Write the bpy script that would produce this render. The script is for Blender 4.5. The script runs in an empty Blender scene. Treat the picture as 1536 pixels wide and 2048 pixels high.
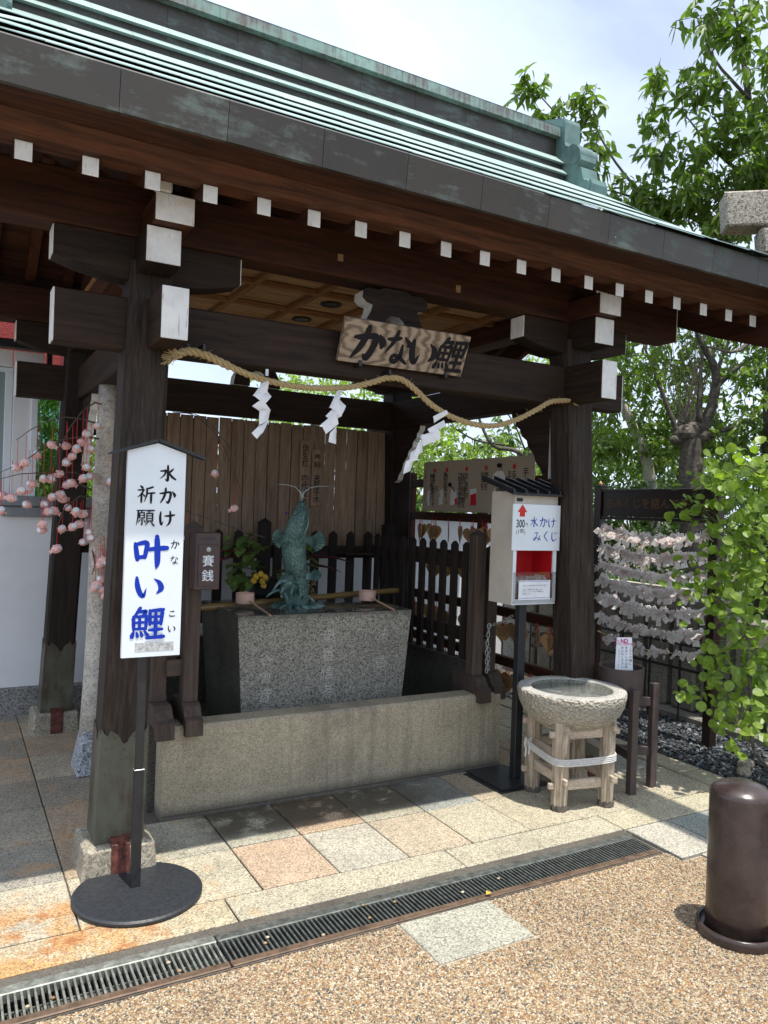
import bpy, bmesh, math, random
import numpy as np
from mathutils import Vector, Matrix, Quaternion
random.seed(7); rng = np.random.default_rng(7)
R = math.radians
scene = bpy.context.scene
COL = scene.collection

# ------------------------------------------------------------------ camera
FPX, YAW, ROLL, PITCH, EYE = 1547.0, R(29.3), R(2.0), R(-0.25), 1.5
_F = Vector((math.sin(YAW)*math.cos(PITCH), math.cos(YAW)*math.cos(PITCH), math.sin(PITCH)))
_R = Vector((math.cos(YAW), -math.sin(YAW), 0)); _U = _R.cross(_F)
CR = _R*math.cos(ROLL)+_U*math.sin(ROLL); CU = -_R*math.sin(ROLL)+_U*math.cos(ROLL); CF = _F
cam = bpy.data.cameras.new("camera"); camo = bpy.data.objects.new("camera", cam); COL.objects.link(camo)
cam.sensor_fit = 'HORIZONTAL'; cam.sensor_width = 36; cam.lens = FPX/1536*36
cam.clip_start = 0.05; cam.clip_end = 1000
camo.matrix_world = Matrix(((CR.x, CU.x, -CF.x, 0), (CR.y, CU.y, -CF.y, 0), (CR.z, CU.z, -CF.z, EYE), (0, 0, 0, 1)))
scene.camera = camo
# ------------------------------------------------------------------ world, sun, exposure
SUN = Vector((0.041, -0.238, 1)).normalized()
world = bpy.data.worlds.new("World"); scene.world = world; world.use_nodes = True
nt = world.node_tree; nt.nodes.clear()
out = nt.nodes.new('ShaderNodeOutputWorld'); bg = nt.nodes.new('ShaderNodeBackground')
sky = nt.nodes.new('ShaderNodeTexSky'); sky.sky_type = 'NISHITA'; sky.sun_disc = False
sky.sun_elevation = math.asin(SUN.z); sky.sun_rotation = math.atan2(SUN.x, SUN.y)
sky.air_density = 1.0; sky.dust_density = 1.6; sky.ozone_density = 1.3
tc = nt.nodes.new('ShaderNodeTexCoord'); mp = nt.nodes.new('ShaderNodeMapping'); mp.inputs['Scale'].default_value = (1.0, 1.0, 2.2)
mp.inputs['Location'].default_value = (0.35, 0.1, 0.2)
no = nt.nodes.new('ShaderNodeTexNoise'); no.inputs['Scale'].default_value = 1.7; no.inputs['Detail'].default_value = 7; no.inputs['Roughness'].default_value = 0.5
no.inputs['Distortion'].default_value = 0.6
cr = nt.nodes.new('ShaderNodeValToRGB'); cr.color_ramp.elements[0].position = 0.30; cr.color_ramp.elements[1].position = 0.66
cr.color_ramp.elements[0].color = (0.34, 0.34, 0.34, 1)
mx = nt.nodes.new('ShaderNodeMix'); mx.data_type = 'RGBA'; mx.inputs[7].default_value = (9.6, 11.0, 13.4, 1)
nt.links.new(tc.outputs['Generated'], mp.inputs[0]); nt.links.new(mp.outputs[0], no.inputs['Vector'])
nt.links.new(no.outputs['Fac'], cr.inputs[0]); nt.links.new(cr.outputs[0], mx.inputs[0]); nt.links.new(sky.outputs[0], mx.inputs[6])
nt.links.new(mx.outputs[2], bg.inputs[0]); bg.inputs[1].default_value = 0.09
nt.links.new(bg.outputs[0], out.inputs[0])
sl = bpy.data.lights.new("sun", 'SUN'); sl.energy = 3.9; sl.angle = R(0.53); sl.color = (1.0, 0.955, 0.88)
so = bpy.data.objects.new("sun", sl); COL.objects.link(so); so.rotation_euler = SUN.to_track_quat('Z', 'Y').to_euler(); so.location = SUN*30
scene.view_settings.view_transform = 'Standard'; scene.view_settings.look = 'None'
scene.view_settings.gamma = 1; scene.view_settings.use_curve_mapping = False; scene.view_settings.exposure = 0.55
scene.cycles.max_bounces = 8; scene.cycles.diffuse_bounces = 5; scene.cycles.transparent_max_bounces = 12

# ------------------------------------------------------------------ helpers
def at(px, py, axis, val):
    """point of the line of sight of a photo pixel on the plane axis = val (metres)"""
    d = CF + CR*((px-768)/FPX) - CU*((py-1024)/FPX)
    t = (val-(0, 0, EYE)[axis])/d[axis]
    return Vector((0, 0, EYE)) + d*t

def tag(o, label=None, cat=None, group=None, kind=None):
    if label: o['label'] = label
    if cat: o['category'] = cat
    if group: o['group'] = group
    if kind: o['kind'] = kind
    return o
def thing(name, label, cat, loc=(0, 0, 0), rz=0, group=None):
    o = bpy.data.objects.new(name, None); COL.objects.link(o); o.location = loc; o.rotation_euler = (0, 0, rz); o.empty_display_size = .1
    return tag(o, label, cat, group)

class MB:
    def __init__(s): s.v = []; s.f = []; s.m = []; s.mi = 0
    def add(s, vs, fs):
        n = len(s.v); s.v += [tuple(v) for v in vs]; s.f += [tuple(i+n for i in f) for f in fs]; s.m += [s.mi]*len(fs); return s
    def box(s, x0, x1, y0, y1, z0, z1, b=0.0):
        if b <= 0:
            return s.add([(x0,y0,z0),(x1,y0,z0),(x1,y1,z0),(x0,y1,z0),(x0,y0,z1),(x1,y0,z1),(x1,y1,z1),(x0,y1,z1)],
                         [(0,3,2,1),(4,5,6,7),(0,1,5,4),(1,2,6,5),(2,3,7,6),(3,0,4,7)])
        c = [(x0,y0,z0),(x1,y0,z0),(x1,y1,z0),(x0,y1,z0),(x0,y0,z1),(x1,y0,z1),(x1,y1,z1),(x0,y1,z1)]
        return s.hexa(c, b)
    def hexa(s, c, b=0.0):
        """hexahedron, corners bottom 0-3 ccw, top 4-7; b = chamfer"""
        c = [Vector(p) for p in c]
        F = [(0,3,2,1),(4,5,6,7),(0,1,5,4),(1,2,6,5),(2,3,7,6),(3,0,4,7)]
        if b <= 0: return s.add(c, F)
        vs = []; idx = {}
        for fi, f in enumerate(F):
            for k in range(4):
                p = c[f[k]]; a = c[f[k-1]]; d = c[f[(k+1) % 4]]
                idx[(fi, f[k])] = len(vs)
                u = (a-p); w = (d-p); lu = u.length; lw = w.length
                bb = min(b, lu*.3, lw*.3)
                vs.append(p+u.normalized()*bb+w.normalized()*bb)
        fs = [tuple(idx[(fi, i)] for i in f) for fi, f in enumerate(F)]
        edges = {}
        for fi, f in enumerate(F):
            for k in range(4): edges.setdefault(frozenset((f[k], f[(k+1) % 4])), []).append((fi, f[k], f[(k+1) % 4]))
        for e, l in edges.items():
            (f1, a1, b1), (f2, a2, b2) = l
            fs.append((idx[(f1, b1)], idx[(f1, a1)], idx[(f2, a1)], idx[(f2, b1)]))
        for p in range(8):
            ff = [fi for fi, f in enumerate(F) if p in f]
            tri = [idx[(fi, p)] for fi in ff]
            A, B, C = [vs[i] for i in tri]; n = (B-A).cross(C-A); ctr = sum(c, Vector())/8
            fs.append(tuple(tri if n.dot(c[p]-ctr) > 0 else tri[::-1]))
        return s.add(vs, fs)
    def prism(s, pts, axis, a0, a1, off=None):
        """polygon pts (2D ccw) in plane normal to axis (0: (y,z), 1: (x,z), 2: (x,y)), extruded a0..a1"""
        n = len(pts)
        def mk(p, a):
            return (a, p[0], p[1]) if axis == 0 else ((p[0], a, p[1]) if axis == 1 else (p[0], p[1], a))
        vs = [mk(p, a0) for p in pts]+[mk(p, a1) for p in pts]
        m = s.mi
        s.add(vs, [tuple(range(n))[::-1], tuple(range(n, 2*n))])
        if off is not None: s.mi = off
        k = len(s.v)-2*n
        for i in range(n):
            j = (i+1) % n; s.f.append((k+i, k+j, k+n+j, k+n+i)); s.m.append(s.mi)
        s.mi = m; return s
    def tube(s, pts, r, n=8, cap=True, ell=None):
        pts = [Vector(p) for p in pts]; rs = r if hasattr(r, '__len__') else [r]*len(pts)
        k = len(s.v); up = None
        for i, p in enumerate(pts):
            t = (pts[min(i+1, len(pts)-1)]-pts[max(i-1, 0)]).normalized()
            if up is None: up = Vector((0, 0, 1)) if abs(t.z) < .9 else Vector((1, 0, 0))
            a = t.cross(up); a = a.normalized() if a.length > 1e-5 else t.orthogonal().normalized(); b = a.cross(t).normalized(); up = b
            e = ell[i] if ell else 1.0
            for q in range(n):
                th = 2*math.pi*q/n; s.v.append(tuple(p+a*rs[i]*math.cos(th)+b*rs[i]*e*math.sin(th)))
        for i in range(len(pts)-1):
            for q in range(n):
                s.f.append((k+i*n+q, k+i*n+(q+1) % n, k+(i+1)*n+(q+1) % n, k+(i+1)*n+q)); s.m.append(s.mi)
        if cap:
            s.f.append(tuple(k+q for q in range(n))[::-1]); s.m.append(s.mi)
            e = k+(len(pts)-1)*n; s.f.append(tuple(e+q for q in range(n))); s.m.append(s.mi)
        return s
    def lathe(s, prof, n=32, c=(0, 0, 0), jit=0.0, close=False):
        k = len(s.v)
        for (r, z) in prof:
            for q in range(n):
                th = 2*math.pi*q/n; rr = r*(1+random.uniform(-jit, jit))
                s.v.append((c[0]+rr*math.cos(th), c[1]+rr*math.sin(th), c[2]+z))
        for i in range(len(prof)-1):
            for q in range(n):
                s.f.append((k+i*n+q, k+i*n+(q+1) % n, k+(i+1)*n+(q+1) % n, k+(i+1)*n+q)); s.m.append(s.mi)
        if not close:
            s.f.append(tuple(k+q for q in range(n))[::-1]); s.m.append(s.mi)
            e = k+(len(prof)-1)*n; s.f.append(tuple(e+q for q in range(n))); s.m.append(s.mi)
        return s
    def ico(s, c, r, sc=(1, 1, 1), sub=1, rot=None):
        bm = bmesh.new(); bmesh.ops.create_icosphere(bm, subdivisions=sub, radius=r)
        vs = [Vector((v.co.x*sc[0], v.co.y*sc[1], v.co.z*sc[2])) for v in bm.verts]
        if rot: vs = [rot @ v for v in vs]
        fs = [tuple(v.index for v in f.verts) for f in bm.faces]; bm.free()
        return s.add([v+Vector(c) for v in vs], fs)

def build(name, mb, mats, parent=None, smooth=False, local=False, recalc=False):
    me = bpy.data.meshes.new(name)
    o = bpy.data.objects.new(name, me); COL.objects.link(o)
    off = Vector((0, 0, 0)); rz = 0
    if parent is not None:
        o.parent = parent
        if not local:
            p = parent
            while p is not None: off += p.location; rz += p.rotation_euler.z; p = p.parent
    if rz and not local:
        q = Matrix.Rotation(-rz, 3, 'Z'); vs = [tuple(q @ (Vector(v)-off)) for v in mb.v]
    elif off.length > 0: vs = [(v[0]-off.x, v[1]-off.y, v[2]-off.z) for v in mb.v]
    else: vs = mb.v
    me.from_pydata(vs, [], mb.f)
    mats = mats if isinstance(mats, (list, tuple)) else [mats]
    for m in mats: me.materials.append(m)
    if len(mats) > 1: me.polygons.foreach_set('material_index', mb.m)
    if recalc:
        bm = bmesh.new(); bm.from_mesh(me); bmesh.ops.recalc_face_normals(bm, faces=bm.faces); bm.to_mesh(me); bm.free()
    if smooth: me.polygons.foreach_set('use_smooth', [True]*len(me.polygons))
    me.update()
    return o
def part(root, name, mb, mats, **k): return build(name, mb, mats, parent=root, **k)
def bx(root, name, mat, x0, x1, y0, y1, z0, z1, b=0.004, **k): return build(name, MB().box(x0, x1, y0, y1, z0, z1, b), mat, parent=root, **k)
def struct(name, mb, mats, **k):
    o = build(name, mb, mats, **k); o['kind'] = 'structure'; return o
def copy_tree(o, parent=None):
    c = o.copy(); COL.objects.link(c); c.parent = parent
    for ch in list(o.children): copy_tree(ch, c)
    return c
def inst(src, parent, loc=(0, 0, 0), rot=(0, 0, 0), sc=(1, 1, 1)):
    c = src.copy(); COL.objects.link(c); c.parent = parent; c.location = loc; c.rotation_euler = rot; c.scale = sc; return c

# ------------------------------------------------------------------ materials
class NT:
    def __init__(s, name):
        s.m = bpy.data.materials.new(name); s.m.use_nodes = True; s.t = s.m.node_tree; s.t.nodes.clear()
        s.out = s.n('ShaderNodeOutputMaterial'); s.b = s.n('ShaderNodeBsdfPrincipled'); s.l(s.b.outputs[0], s.out.inputs[0])
    def n(s, t, **k):
        x = s.t.nodes.new(t)
        for a, b in k.items(): setattr(x, a, b)
        return x
    def l(s, a, b): s.t.links.new(a, b)
    def val(s, x, inp):
        if hasattr(x, 'is_output') or isinstance(x, bpy.types.NodeSocket): s.l(x, inp)
        else: inp.default_value = x
    def pos(s): return s.n('ShaderNodeNewGeometry').outputs['Position']
    def objc(s): return s.n('ShaderNodeTexCoord').outputs['Object']
    def map(s, v, scale=(1, 1, 1), loc=(0, 0, 0), rot=(0, 0, 0)):
        m = s.n('ShaderNodeMapping'); s.l(v, m.inputs[0]); m.inputs['Scale'].default_value = scale; m.inputs['Location'].default_value = loc; m.inputs['Rotation'].default_value = rot
        return m.outputs[0]
    def noise(s, v, scale, detail=3, rough=.55, dist=0):
        x = s.n('ShaderNodeTexNoise'); s.l(v, x.inputs['Vector']); x.inputs['Scale'].default_value = scale; x.inputs['Detail'].default_value = detail
        x.inputs['Roughness'].default_value = rough; x.inputs['Distortion'].default_value = dist; return x.outputs['Fac']
    def voro(s, v, scale, out='Color', feature='F1'):
        x = s.n('ShaderNodeTexVoronoi', feature=feature); s.l(v, x.inputs['Vector']); x.inputs['Scale'].default_value = scale; return x.outputs[out]
    def ramp(s, f, stops, interp='LINEAR'):
        x = s.n('ShaderNodeValToRGB'); s.l(f, x.inputs[0]); cr = x.color_ramp; cr.interpolation = interp
        while len(cr.elements) < len(stops): cr.elements.new(.5)
        for e, (p, c) in zip(cr.elements, stops): e.position = p; e.color = (*c, 1) if hasattr(c, '__len__') else (c, c, c, 1)
        return x.outputs[0]
    def math(s, op, a, b=0.0, c=None, clamp=False):
        x = s.n('ShaderNodeMath', operation=op, use_clamp=clamp); s.val(a, x.inputs[0]); s.val(b, x.inputs[1])
        if c is not None: s.val(c, x.inputs[2])
        return x.outputs[0]
    def mix(s, f, a, b, mode='MIX'):
        x = s.n('ShaderNodeMix', data_type='RGBA', blend_type=mode)
        s.val(f, x.inputs[0]); s.val((*a, 1) if isinstance(a, tuple) and len(a) == 3 else a, x.inputs[6]); s.val((*b, 1) if isinstance(b, tuple) and len(b) == 3 else b, x.inputs[7])
        return x.outputs[2]
    def bump(s, h, strength=.3, dist=.002, prev=None):
        x = s.n('ShaderNodeBump'); s.l(h, x.inputs['Height']); x.inputs['Strength'].default_value = strength; x.inputs['Distance'].default_value = dist
        if prev is not None: s.l(prev, x.inputs['Normal'])
        s.l(x.outputs[0], s.b.inputs['Normal']); return x.outputs[0]
    def fin(s, color=None, rough=.6, metal=0.0, spec=None):
        if color is not None: s.val((*color, 1) if isinstance(color, tuple) and len(color) == 3 else color, s.b.inputs['Base Color'])
        s.val(rough, s.b.inputs['Roughness']); s.val(metal, s.b.inputs['Metallic'])
        if spec is not None: s.b.inputs['Specular IOR Level'].default_value = spec
        return s.m
    def sep(s, v):
        x = s.n('ShaderNodeSeparateXYZ'); s.l(v, x.inputs[0]); return x.outputs
    def step(s, v, a, b):
        x = s.n('ShaderNodeMapRange'); x.interpolation_type = 'SMOOTHSTEP'; s.l(v, x.inputs[0]); x.inputs[1].default_value = a; x.inputs[2].default_value = b; return x.outputs[0]
    def rnd(s): return s.n('ShaderNodeObjectInfo').outputs['Random']

def granite(name, base, speck=.5, scale=170, bump=.35, tint=False, extra=None, stain=.35, dark=(.10, .10, .10)):
    N = NT(name); p = N.pos()
    v1 = N.sep(N.voro(p, scale))[0]; v2 = N.sep(N.voro(p, scale*2.1))[1]; n1 = N.noise(p, scale*.8, 2)
    g = N.ramp(v1, [(0, 1-speck), (.35, 1-.35*speck), (.7, 1.0), (1, 1+.25*speck)])
    g2 = N.ramp(v2, [(0, 1-.5*speck), (.5, 1), (1, 1.12)])
    c = N.mix(1.0, N.mix(1.0, (base[0], base[1], base[2]), g, 'MULTIPLY'), g2, 'MULTIPLY')
    if tint: c = N.mix(1.0, c, N.n('ShaderNodeObjectInfo').outputs['Color'], 'MULTIPLY')
    big = N.noise(p, 3.2, 5, .65)
    c = N.mix(1.0, c, N.ramp(big, [(.3, 1-stain), (.55, 1.0), (.8, 1.08)]), 'MULTIPLY')
    c = N.mix(N.ramp(N.noise(p, 9, 4, .7), [(.55, 0), (.8, .35)]), c, dark)
    rough = .8
    if extra: c, rough = extra(N, p, c)
    N.bump(N.math('ADD', v1, n1), bump, .0015)
    return N.fin(c, rough)

def wood(name, ca, cb, axis='Z', scale=1.0, bump=.25, rough=.65, wear=0.0, wearc=(.25, .24, .22), knots=False, hi=None):
    N = NT(name); o = N.objc()
    off = N.n('ShaderNodeVectorMath', operation='SCALE'); off.inputs[0].default_value = (3.1, 7.7, 5.3); N.l(N.rnd(), off.inputs['Scale'])
    ad = N.n('ShaderNodeVectorMath', operation='ADD'); N.l(o, ad.inputs[0]); N.l(off.outputs[0], ad.inputs[1]); v = ad.outputs[0]
    S = {'X': (1.0, 14, 14), 'Y': (14, 1.0, 14), 'Z': (14, 14, 1.0)}[axis]
    S = tuple(q*scale for q in S)
    g = N.noise(N.map(v, S), 2.6, 5, .6, .7)
    f = N.noise(N.map(v, tuple(q*4 for q in S)), 4.0, 3, .6)
    c = N.mix(N.ramp(g, [(.32, 0), (.68, 1)]), ca, cb)
    c = N.mix(1.0, c, N.ramp(f, [(.25, .66), (.6, 1.05)]), 'MULTIPLY')
    c = N.mix(1.0, c, N.ramp(N.rnd(), [(0, .84), (1, 1.14)]), 'MULTIPLY')
    if hi: c = N.mix(N.ramp(N.noise(v, 1.1, 3), [(.45, 0), (.7, .7)]), c, hi)
    if wear: c = N.mix(N.ramp(N.noise(N.map(v, S), 5, 6, .75), [(.5, 0), (.75, wear)]), c, wearc)
    N.bump(N.math('ADD', g, N.math('MULTIPLY', f, .6)), bump, .003)
    return N.fin(c, N.ramp(f, [(0, rough-.05), (1, rough+.2)]), 0.0, .28)

def plain(name, col, rough=.5, metal=0.0, var=.08, bump=0.0, vs=20, spec=None):
    N = NT(name); p = N.pos(); n = N.noise(p, vs, 4, .6)
    c = N.mix(1.0, col, N.ramp(n, [(.3, 1-var*1.6), (.7, 1+var)]), 'MULTIPLY')
    if bump: N.bump(N.noise(p, vs*6, 3), bump, .001)
    return N.fin(c, N.ramp(N.noise(p, vs*2, 3), [(.3, max(.02, rough-.07)), (.7, min(1, rough+.09))]), metal, spec)

def leafmat(name, ca, cb, trans=.35, rough=.45, hue=None):
    N = NT(name); c = N.mix(N.noise(N.pos(), 2.3, 3), ca, cb)
    c = N.mix(1.0, c, N.ramp(N.noise(N.pos(), 26, 1), [(.3, .72), (.7, 1.3)]), 'MULTIPLY')
    N.fin(c, rough)
    t = N.n('ShaderNodeBsdfTranslucent'); N.l(N.mix(1.0, c, (1.25, 1.5, .55), 'MULTIPLY'), t.inputs[0])
    ms = N.n('ShaderNodeMixShader'); ms.inputs[0].default_value = trans; N.l(N.b.outputs[0], ms.inputs[1]); N.l(t.outputs[0], ms.inputs[2]); N.l(ms.outputs[0], N.out.inputs[0])
    return N.m

def pave_extra(N, p, c):
    s = N.sep(p); x, y = s[0], s[1]
    wet = N.math('MULTIPLY', N.math('MULTIPLY', N.step(y, 3.24, 3.40), N.step(N.noise(p, 5, 5, .7), .36, .50)), N.math('MULTIPLY', N.step(x, .95, 1.15), N.step(x, 2.7, 2.0)))
    c = N.mix(N.math('MULTIPLY', wet, .86), c, (.035, .028, .018))
    rust = N.math('MULTIPLY', N.math('MULTIPLY', N.step(x, 1.0, .45), N.step(y, 3.2, 2.98)), N.step(N.noise(p, 4.4, 6, .72), .40, .56))
    c = N.mix(N.math('MULTIPLY', rust, .9), c, N.mix(1.0, c, (1.06, .68, .38), 'MULTIPLY')); core = N.math('MULTIPLY', rust, N.step(N.noise(N.map(p, (1, 1, 1), (7, 3, 0)), 7, 7, .78), .50, .60)); c = N.mix(N.math('MULTIPLY', core, .75), c, N.mix(N.noise(p, 80, 4), (.17, .045, .012), (.40, .14, .04)))
    r2 = N.math('MULTIPLY', N.step(x, 1.5, .7), N.step(N.noise(N.map(p, (1, 1, 1), (4, 2, 0)), 4.5, 5, .7), .54, .68))
    c = N.mix(N.math('MULTIPLY', r2, .5), c, (.50, .27, .10))
    return c, N.mix(wet, (.8, .8, .8), (.35, .35, .35))
def curb_extra(N, p, c):
    s = N.sep(p); streak = N.noise(N.map(p, (16, 16, .7)), 1.6, 4, .65)
    m = N.math('MULTIPLY', N.step(streak, .47, .66), N.step(s[0], 1.2, 1.8))
    c = N.mix(N.math('MULTIPLY', m, .38), c, (.14, .125, .10)); mid = N.math('MULTIPLY', N.math('MULTIPLY', N.step(s[0], 1.45, 1.75), N.step(s[0], 2.25, 1.95)), N.step(N.noise(p, 4, 5, .7), .35, .6)); c = N.mix(N.math('MULTIPLY', mid, .45), c, (.14, .12, .095))
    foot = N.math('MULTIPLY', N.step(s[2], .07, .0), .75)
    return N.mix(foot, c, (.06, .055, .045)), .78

def trough_extra(N, p, c):
    s = N.sep(p); st = N.noise(N.map(p, (11, 11, .6)), 1.7, 5, .7); rim = N.step(N.math('ADD', s[2], N.math('MULTIPLY', st, .10)), .905, .955)
    c = N.mix(N.math('MULTIPLY', rim, .75), c, (.05, .05, .038)); dr_ = N.math('MULTIPLY', N.step(st, .55, .72), .45)
    return N.mix(dr_, c, (.14, .13, .10)), N.mix(rim, (.8, .8, .8), (.3, .3, .3))
M = {}
M['pave'] = granite('paving_granite', (.50, .46, .37), .62, 190, .3, tint=True, extra=pave_extra, stain=.22)
M['curb'] = granite('enclosure_granite', (.43, .37, .26), .45, 210, .3, extra=curb_extra, stain=.18)
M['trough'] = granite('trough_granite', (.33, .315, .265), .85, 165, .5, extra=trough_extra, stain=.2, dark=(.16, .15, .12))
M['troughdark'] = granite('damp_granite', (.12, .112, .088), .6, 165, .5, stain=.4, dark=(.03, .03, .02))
M['letterstone'] = granite('carved_granite', (.50, .48, .43), .5, 165, .3)
M['base'] = granite('footing_granite', (.42, .37, .28), .6, 150, .6, stain=.35)
M['greystone'] = granite('grey_granite', (.30, .29, .27), .75, 120, .6, stain=.3)
M['bluestone'] = granite('blue_grey_granite', (.42, .45, .48), .85, 120, .4, stain=.1)
M['bowl'] = granite('bowl_granite', (.47, .43, .35), .55, 160, .6, stain=.2)
M['bowlrim'] = granite('bowl_rim_granite', (.48, .46, .41), .5, 230, .3, stain=.15)
M['fencestone'] = granite('fence_granite', (.30, .28, .23), .6, 130, .5, stain=.45)
M['torii'] = granite('torii_granite', (.46, .41, .33), .8, 110, .5, stain=.2)
DW = ((.015, .009, .006), (.044, .025, .016))
M['woodX'] = wood('dark_wood_x', *DW, 'X'); M['woodY'] = wood('dark_wood_y', *DW, 'Y'); M['woodZ'] = wood('dark_wood_z', *DW, 'Z')
M['redX'] = wood('reddish_wood_x', (.022, .0085, .0045), (.078, .027, .012), 'X'); M['redY'] = wood('reddish_wood_y', (.030, .0105, .005), (.085, .029, .012), 'Y')
M['eaveX'] = wood('eave_wood_x', (.030, .0115, .006), (.11, .041, .018), 'X')
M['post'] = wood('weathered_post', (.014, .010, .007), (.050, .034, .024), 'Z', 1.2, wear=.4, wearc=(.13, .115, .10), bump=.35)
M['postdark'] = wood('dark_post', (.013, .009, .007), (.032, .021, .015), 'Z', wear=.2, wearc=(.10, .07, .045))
M['plank'] = wood('screen_plank', (.20, .135, .088), (.37, .265, .180), 'Z', bump=.3)
M['fence'] = wood('fence_wood', (.013, .010, .008), (.034, .025, .020), 'Z')
M['fencefront'] = wood('fence_front_wood', (.050, .036, .029), (.10, .072, .058), 'Z', bump=.4)
M['fenceX'] = wood('fence_rail_wood', (.07, .050, .040), (.11, .080, .064), 'X')
M['ceilX'] = wood('ceiling_cedar', (.25, .14, .065), (.47, .30, .155), 'X', .8); M['ceilB'] = wood('ceiling_batten', (.19, .095, .038), (.32, .17, .072), 'Y')
M['ceilBX'] = wood('ceiling_batten_x', (.20, .095, .036), (.32, .165, .068), 'X')
M['name'] = None
M['grey_wood'] = wood('bleached_wood', (.26, .19, .12), (.62, .53, .41), 'Z', 1.5, bump=.9, wear=.9, wearc=(.10, .07, .045))
M['grey_woodX'] = wood('bleached_wood_x', (.36, .29, .21), (.60, .50, .39), 'X', 1.3, bump=.6, wear=.4, wearc=(.17, .13, .09))
M['grey_woodY'] = wood('bleached_wood_y', (.36, .29, .21), (.60, .50, .39), 'Y', 1.3, bump=.6, wear=.4, wearc=(.17, .13, .09))
M['bark'] = wood('cherry_bark', (.050, .043, .036), (.17, .145, .12), 'X', .8, bump=.8)
M['log'] = granite('pale_bark', (.58, .54, .47), .35, 90, .9, stain=.45, dark=(.13, .10, .07))
def whiteend():
    N = NT('white_end_paint'); p = N.pos(); cr_ = N.noise(N.map(p, (55, 55, 5)), 1.5, 5, .75); c = N.mix(N.ramp(cr_, [(.60, 0), (.66, .75)]), (.82, .83, .80), (.28, .25, .21))
    c = N.mix(1.0, c, N.ramp(N.noise(p, 7, 5, .7), [(.3, .80), (.6, 1.02)]), 'MULTIPLY'); c = N.mix(N.ramp(N.noise(p, 13, 4), [(.60, 0), (.75, .3)]), c, (.55, .45, .30)); N.bump(cr_, .3, .002); return N.fin(c, .7)
M['white'] = whiteend()
M['whitepaint'] = plain('white_sign_paint', (.76, .82, .86), .35, var=.03, vs=6)
M['cream'] = plain('cream_paint', (.60, .55, .46), .45, var=.07, vs=8, bump=.1)
M['wall'] = plain('white_plaster', (.80, .81, .82), .85, var=.05, vs=3, bump=.2)
M['black'] = plain('black_metal', (.018, .019, .021), .42, var=.2, bump=.1)
M['blackstand'] = plain('black_stand_base', (.022, .025, .030), .5, var=.18, bump=.35, vs=60)
M['bollard'] = plain('brown_bollard_paint', (.047, .032, .028), .27, var=.28, bump=.30, vs=9)
M['brownmetal'] = plain('brown_box_paint', (.070, .042, .040), .38, var=.1)
M['rack'] = plain('dark_lacquer', (.022, .011, .008), .35, var=.2)
M['brownpaint'] = plain('brown_stand_paint', (.072, .050, .044), .5, var=.15, bump=.2)
M['red'] = plain('red_paint', (.60, .010, .016), .5, var=.06)
M['redcord'] = plain('red_cord', (.62, .03, .02), .7); M['blue'] = plain('blue_lettering', (.010, .040, .40), .8, var=.03, spec=.2)
M['ink'] = plain('black_lettering', (.020, .018, .020), .85, spec=.15); M['gold'] = plain('gold_lettering', (.17, .085, .025), .5)
M['paper'] = plain('white_paper', (.82, .84, .87), .7, var=.04); M['omikuji'] = None
M['pink'] = plain('pink_glaze', (.84, .50, .47), .4, var=.15, vs=90); M['ladlecup'] = plain('ladle_copper', (.62, .40, .31), .4, var=.05)
M['ladlestick'] = wood('ladle_handle', (.42, .27, .17), (.58, .40, .27), 'Y')
M['steel'] = plain('chain_steel', (.50, .53, .50), .35, .8); M['magenta'] = plain('magenta_print', (.62, .04, .24), .5)
M['soil'] = plain('soil', (.10, .075, .05), .95, var=.3, bump=.6, vs=12); M['rust'] = plain('rusty_strap', (.13, .040, .028), .6, .2, var=.5, bump=.5, vs=40)
M['greycoping'] = plain('blue_grey_metal', (.24, .28, .32), .4, .3, vs=4); M['sill'] = plain('sill_metal', (.22, .24, .26), .4, .2)
M['mortar'] = granite('mortar', (.12, .105, .085), .4, 200, .4)
M['whiterope'] = plain('white_rope', (.66, .64, .60), .8, var=.25, vs=200, bump=.4)
M['skin'] = plain('printed_skin', (.55, .36, .25), .6); M['boardbeige'] = plain('beige_board', (.46, .38, .28), .5, var=.04, vs=3)
M['roofbrown'] = None

# patinated copper: brown sheet with streaks of verdigris
def copper(name, brown, green, amount, streak=(3, 3, 14), rough=.5, sheet=None):
    N = NT(name); p = N.pos()
    n = N.noise(p, 4.0, 6, .72); st = N.noise(N.map(p, streak[::1]), 2.0, 5, .7)
    f = N.ramp(N.math('ADD', N.math('MULTIPLY', n, .6), N.math('MULTIPLY', st, .4)), [(amount, 0), (amount+.13, 1)])
    c = N.mix(f, N.mix(N.noise(p, 7, 4), brown, tuple(q*1.45 for q in brown)), N.mix(N.noise(p, 30, 3), green, tuple(q*.75 for q in green)))
    spots = N.ramp(N.voro(p, 13, 'Distance'), [(0, 1), (.045, 1), (.06, 0)])
    c = N.mix(N.math('MULTIPLY', spots, N.ramp(N.noise(p, 5, 2), [(.55, 0), (.6, .7)])), c, (.5, .5, .46))
    c = N.mix(1.0, c, N.ramp(N.rnd(), [(0, .86), (1, 1.16)]), 'MULTIPLY')
    N.bump(N.noise(p, 9, 4), .25, .006)
    return N.fin(c, N.mix(f, (rough-.1,)*3, (rough+.25,)*3), .25)
M['fascia'] = copper('brown_copper', (.042, .036, .028), (.15, .19, .165), .515)
M['patina'] = copper('verdigris_copper', (.28, .33, .31), (.35, .47, .44), .36, rough=.5)
M['ridgecap'] = copper('streaked_copper', (.11, .095, .085), (.25, .38, .335), .42, streak=(26, 26, 1.0))
M['oni'] = copper('ridge_end_copper', (.085, .13, .12), (.16, .27, .245), .42, streak=(12, 12, 2))
M['shoe'] = copper('post_shoe_copper', (.055, .044, .030), (.135, .14, .10), .44, streak=(8, 8, 1.5), rough=.55)

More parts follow.
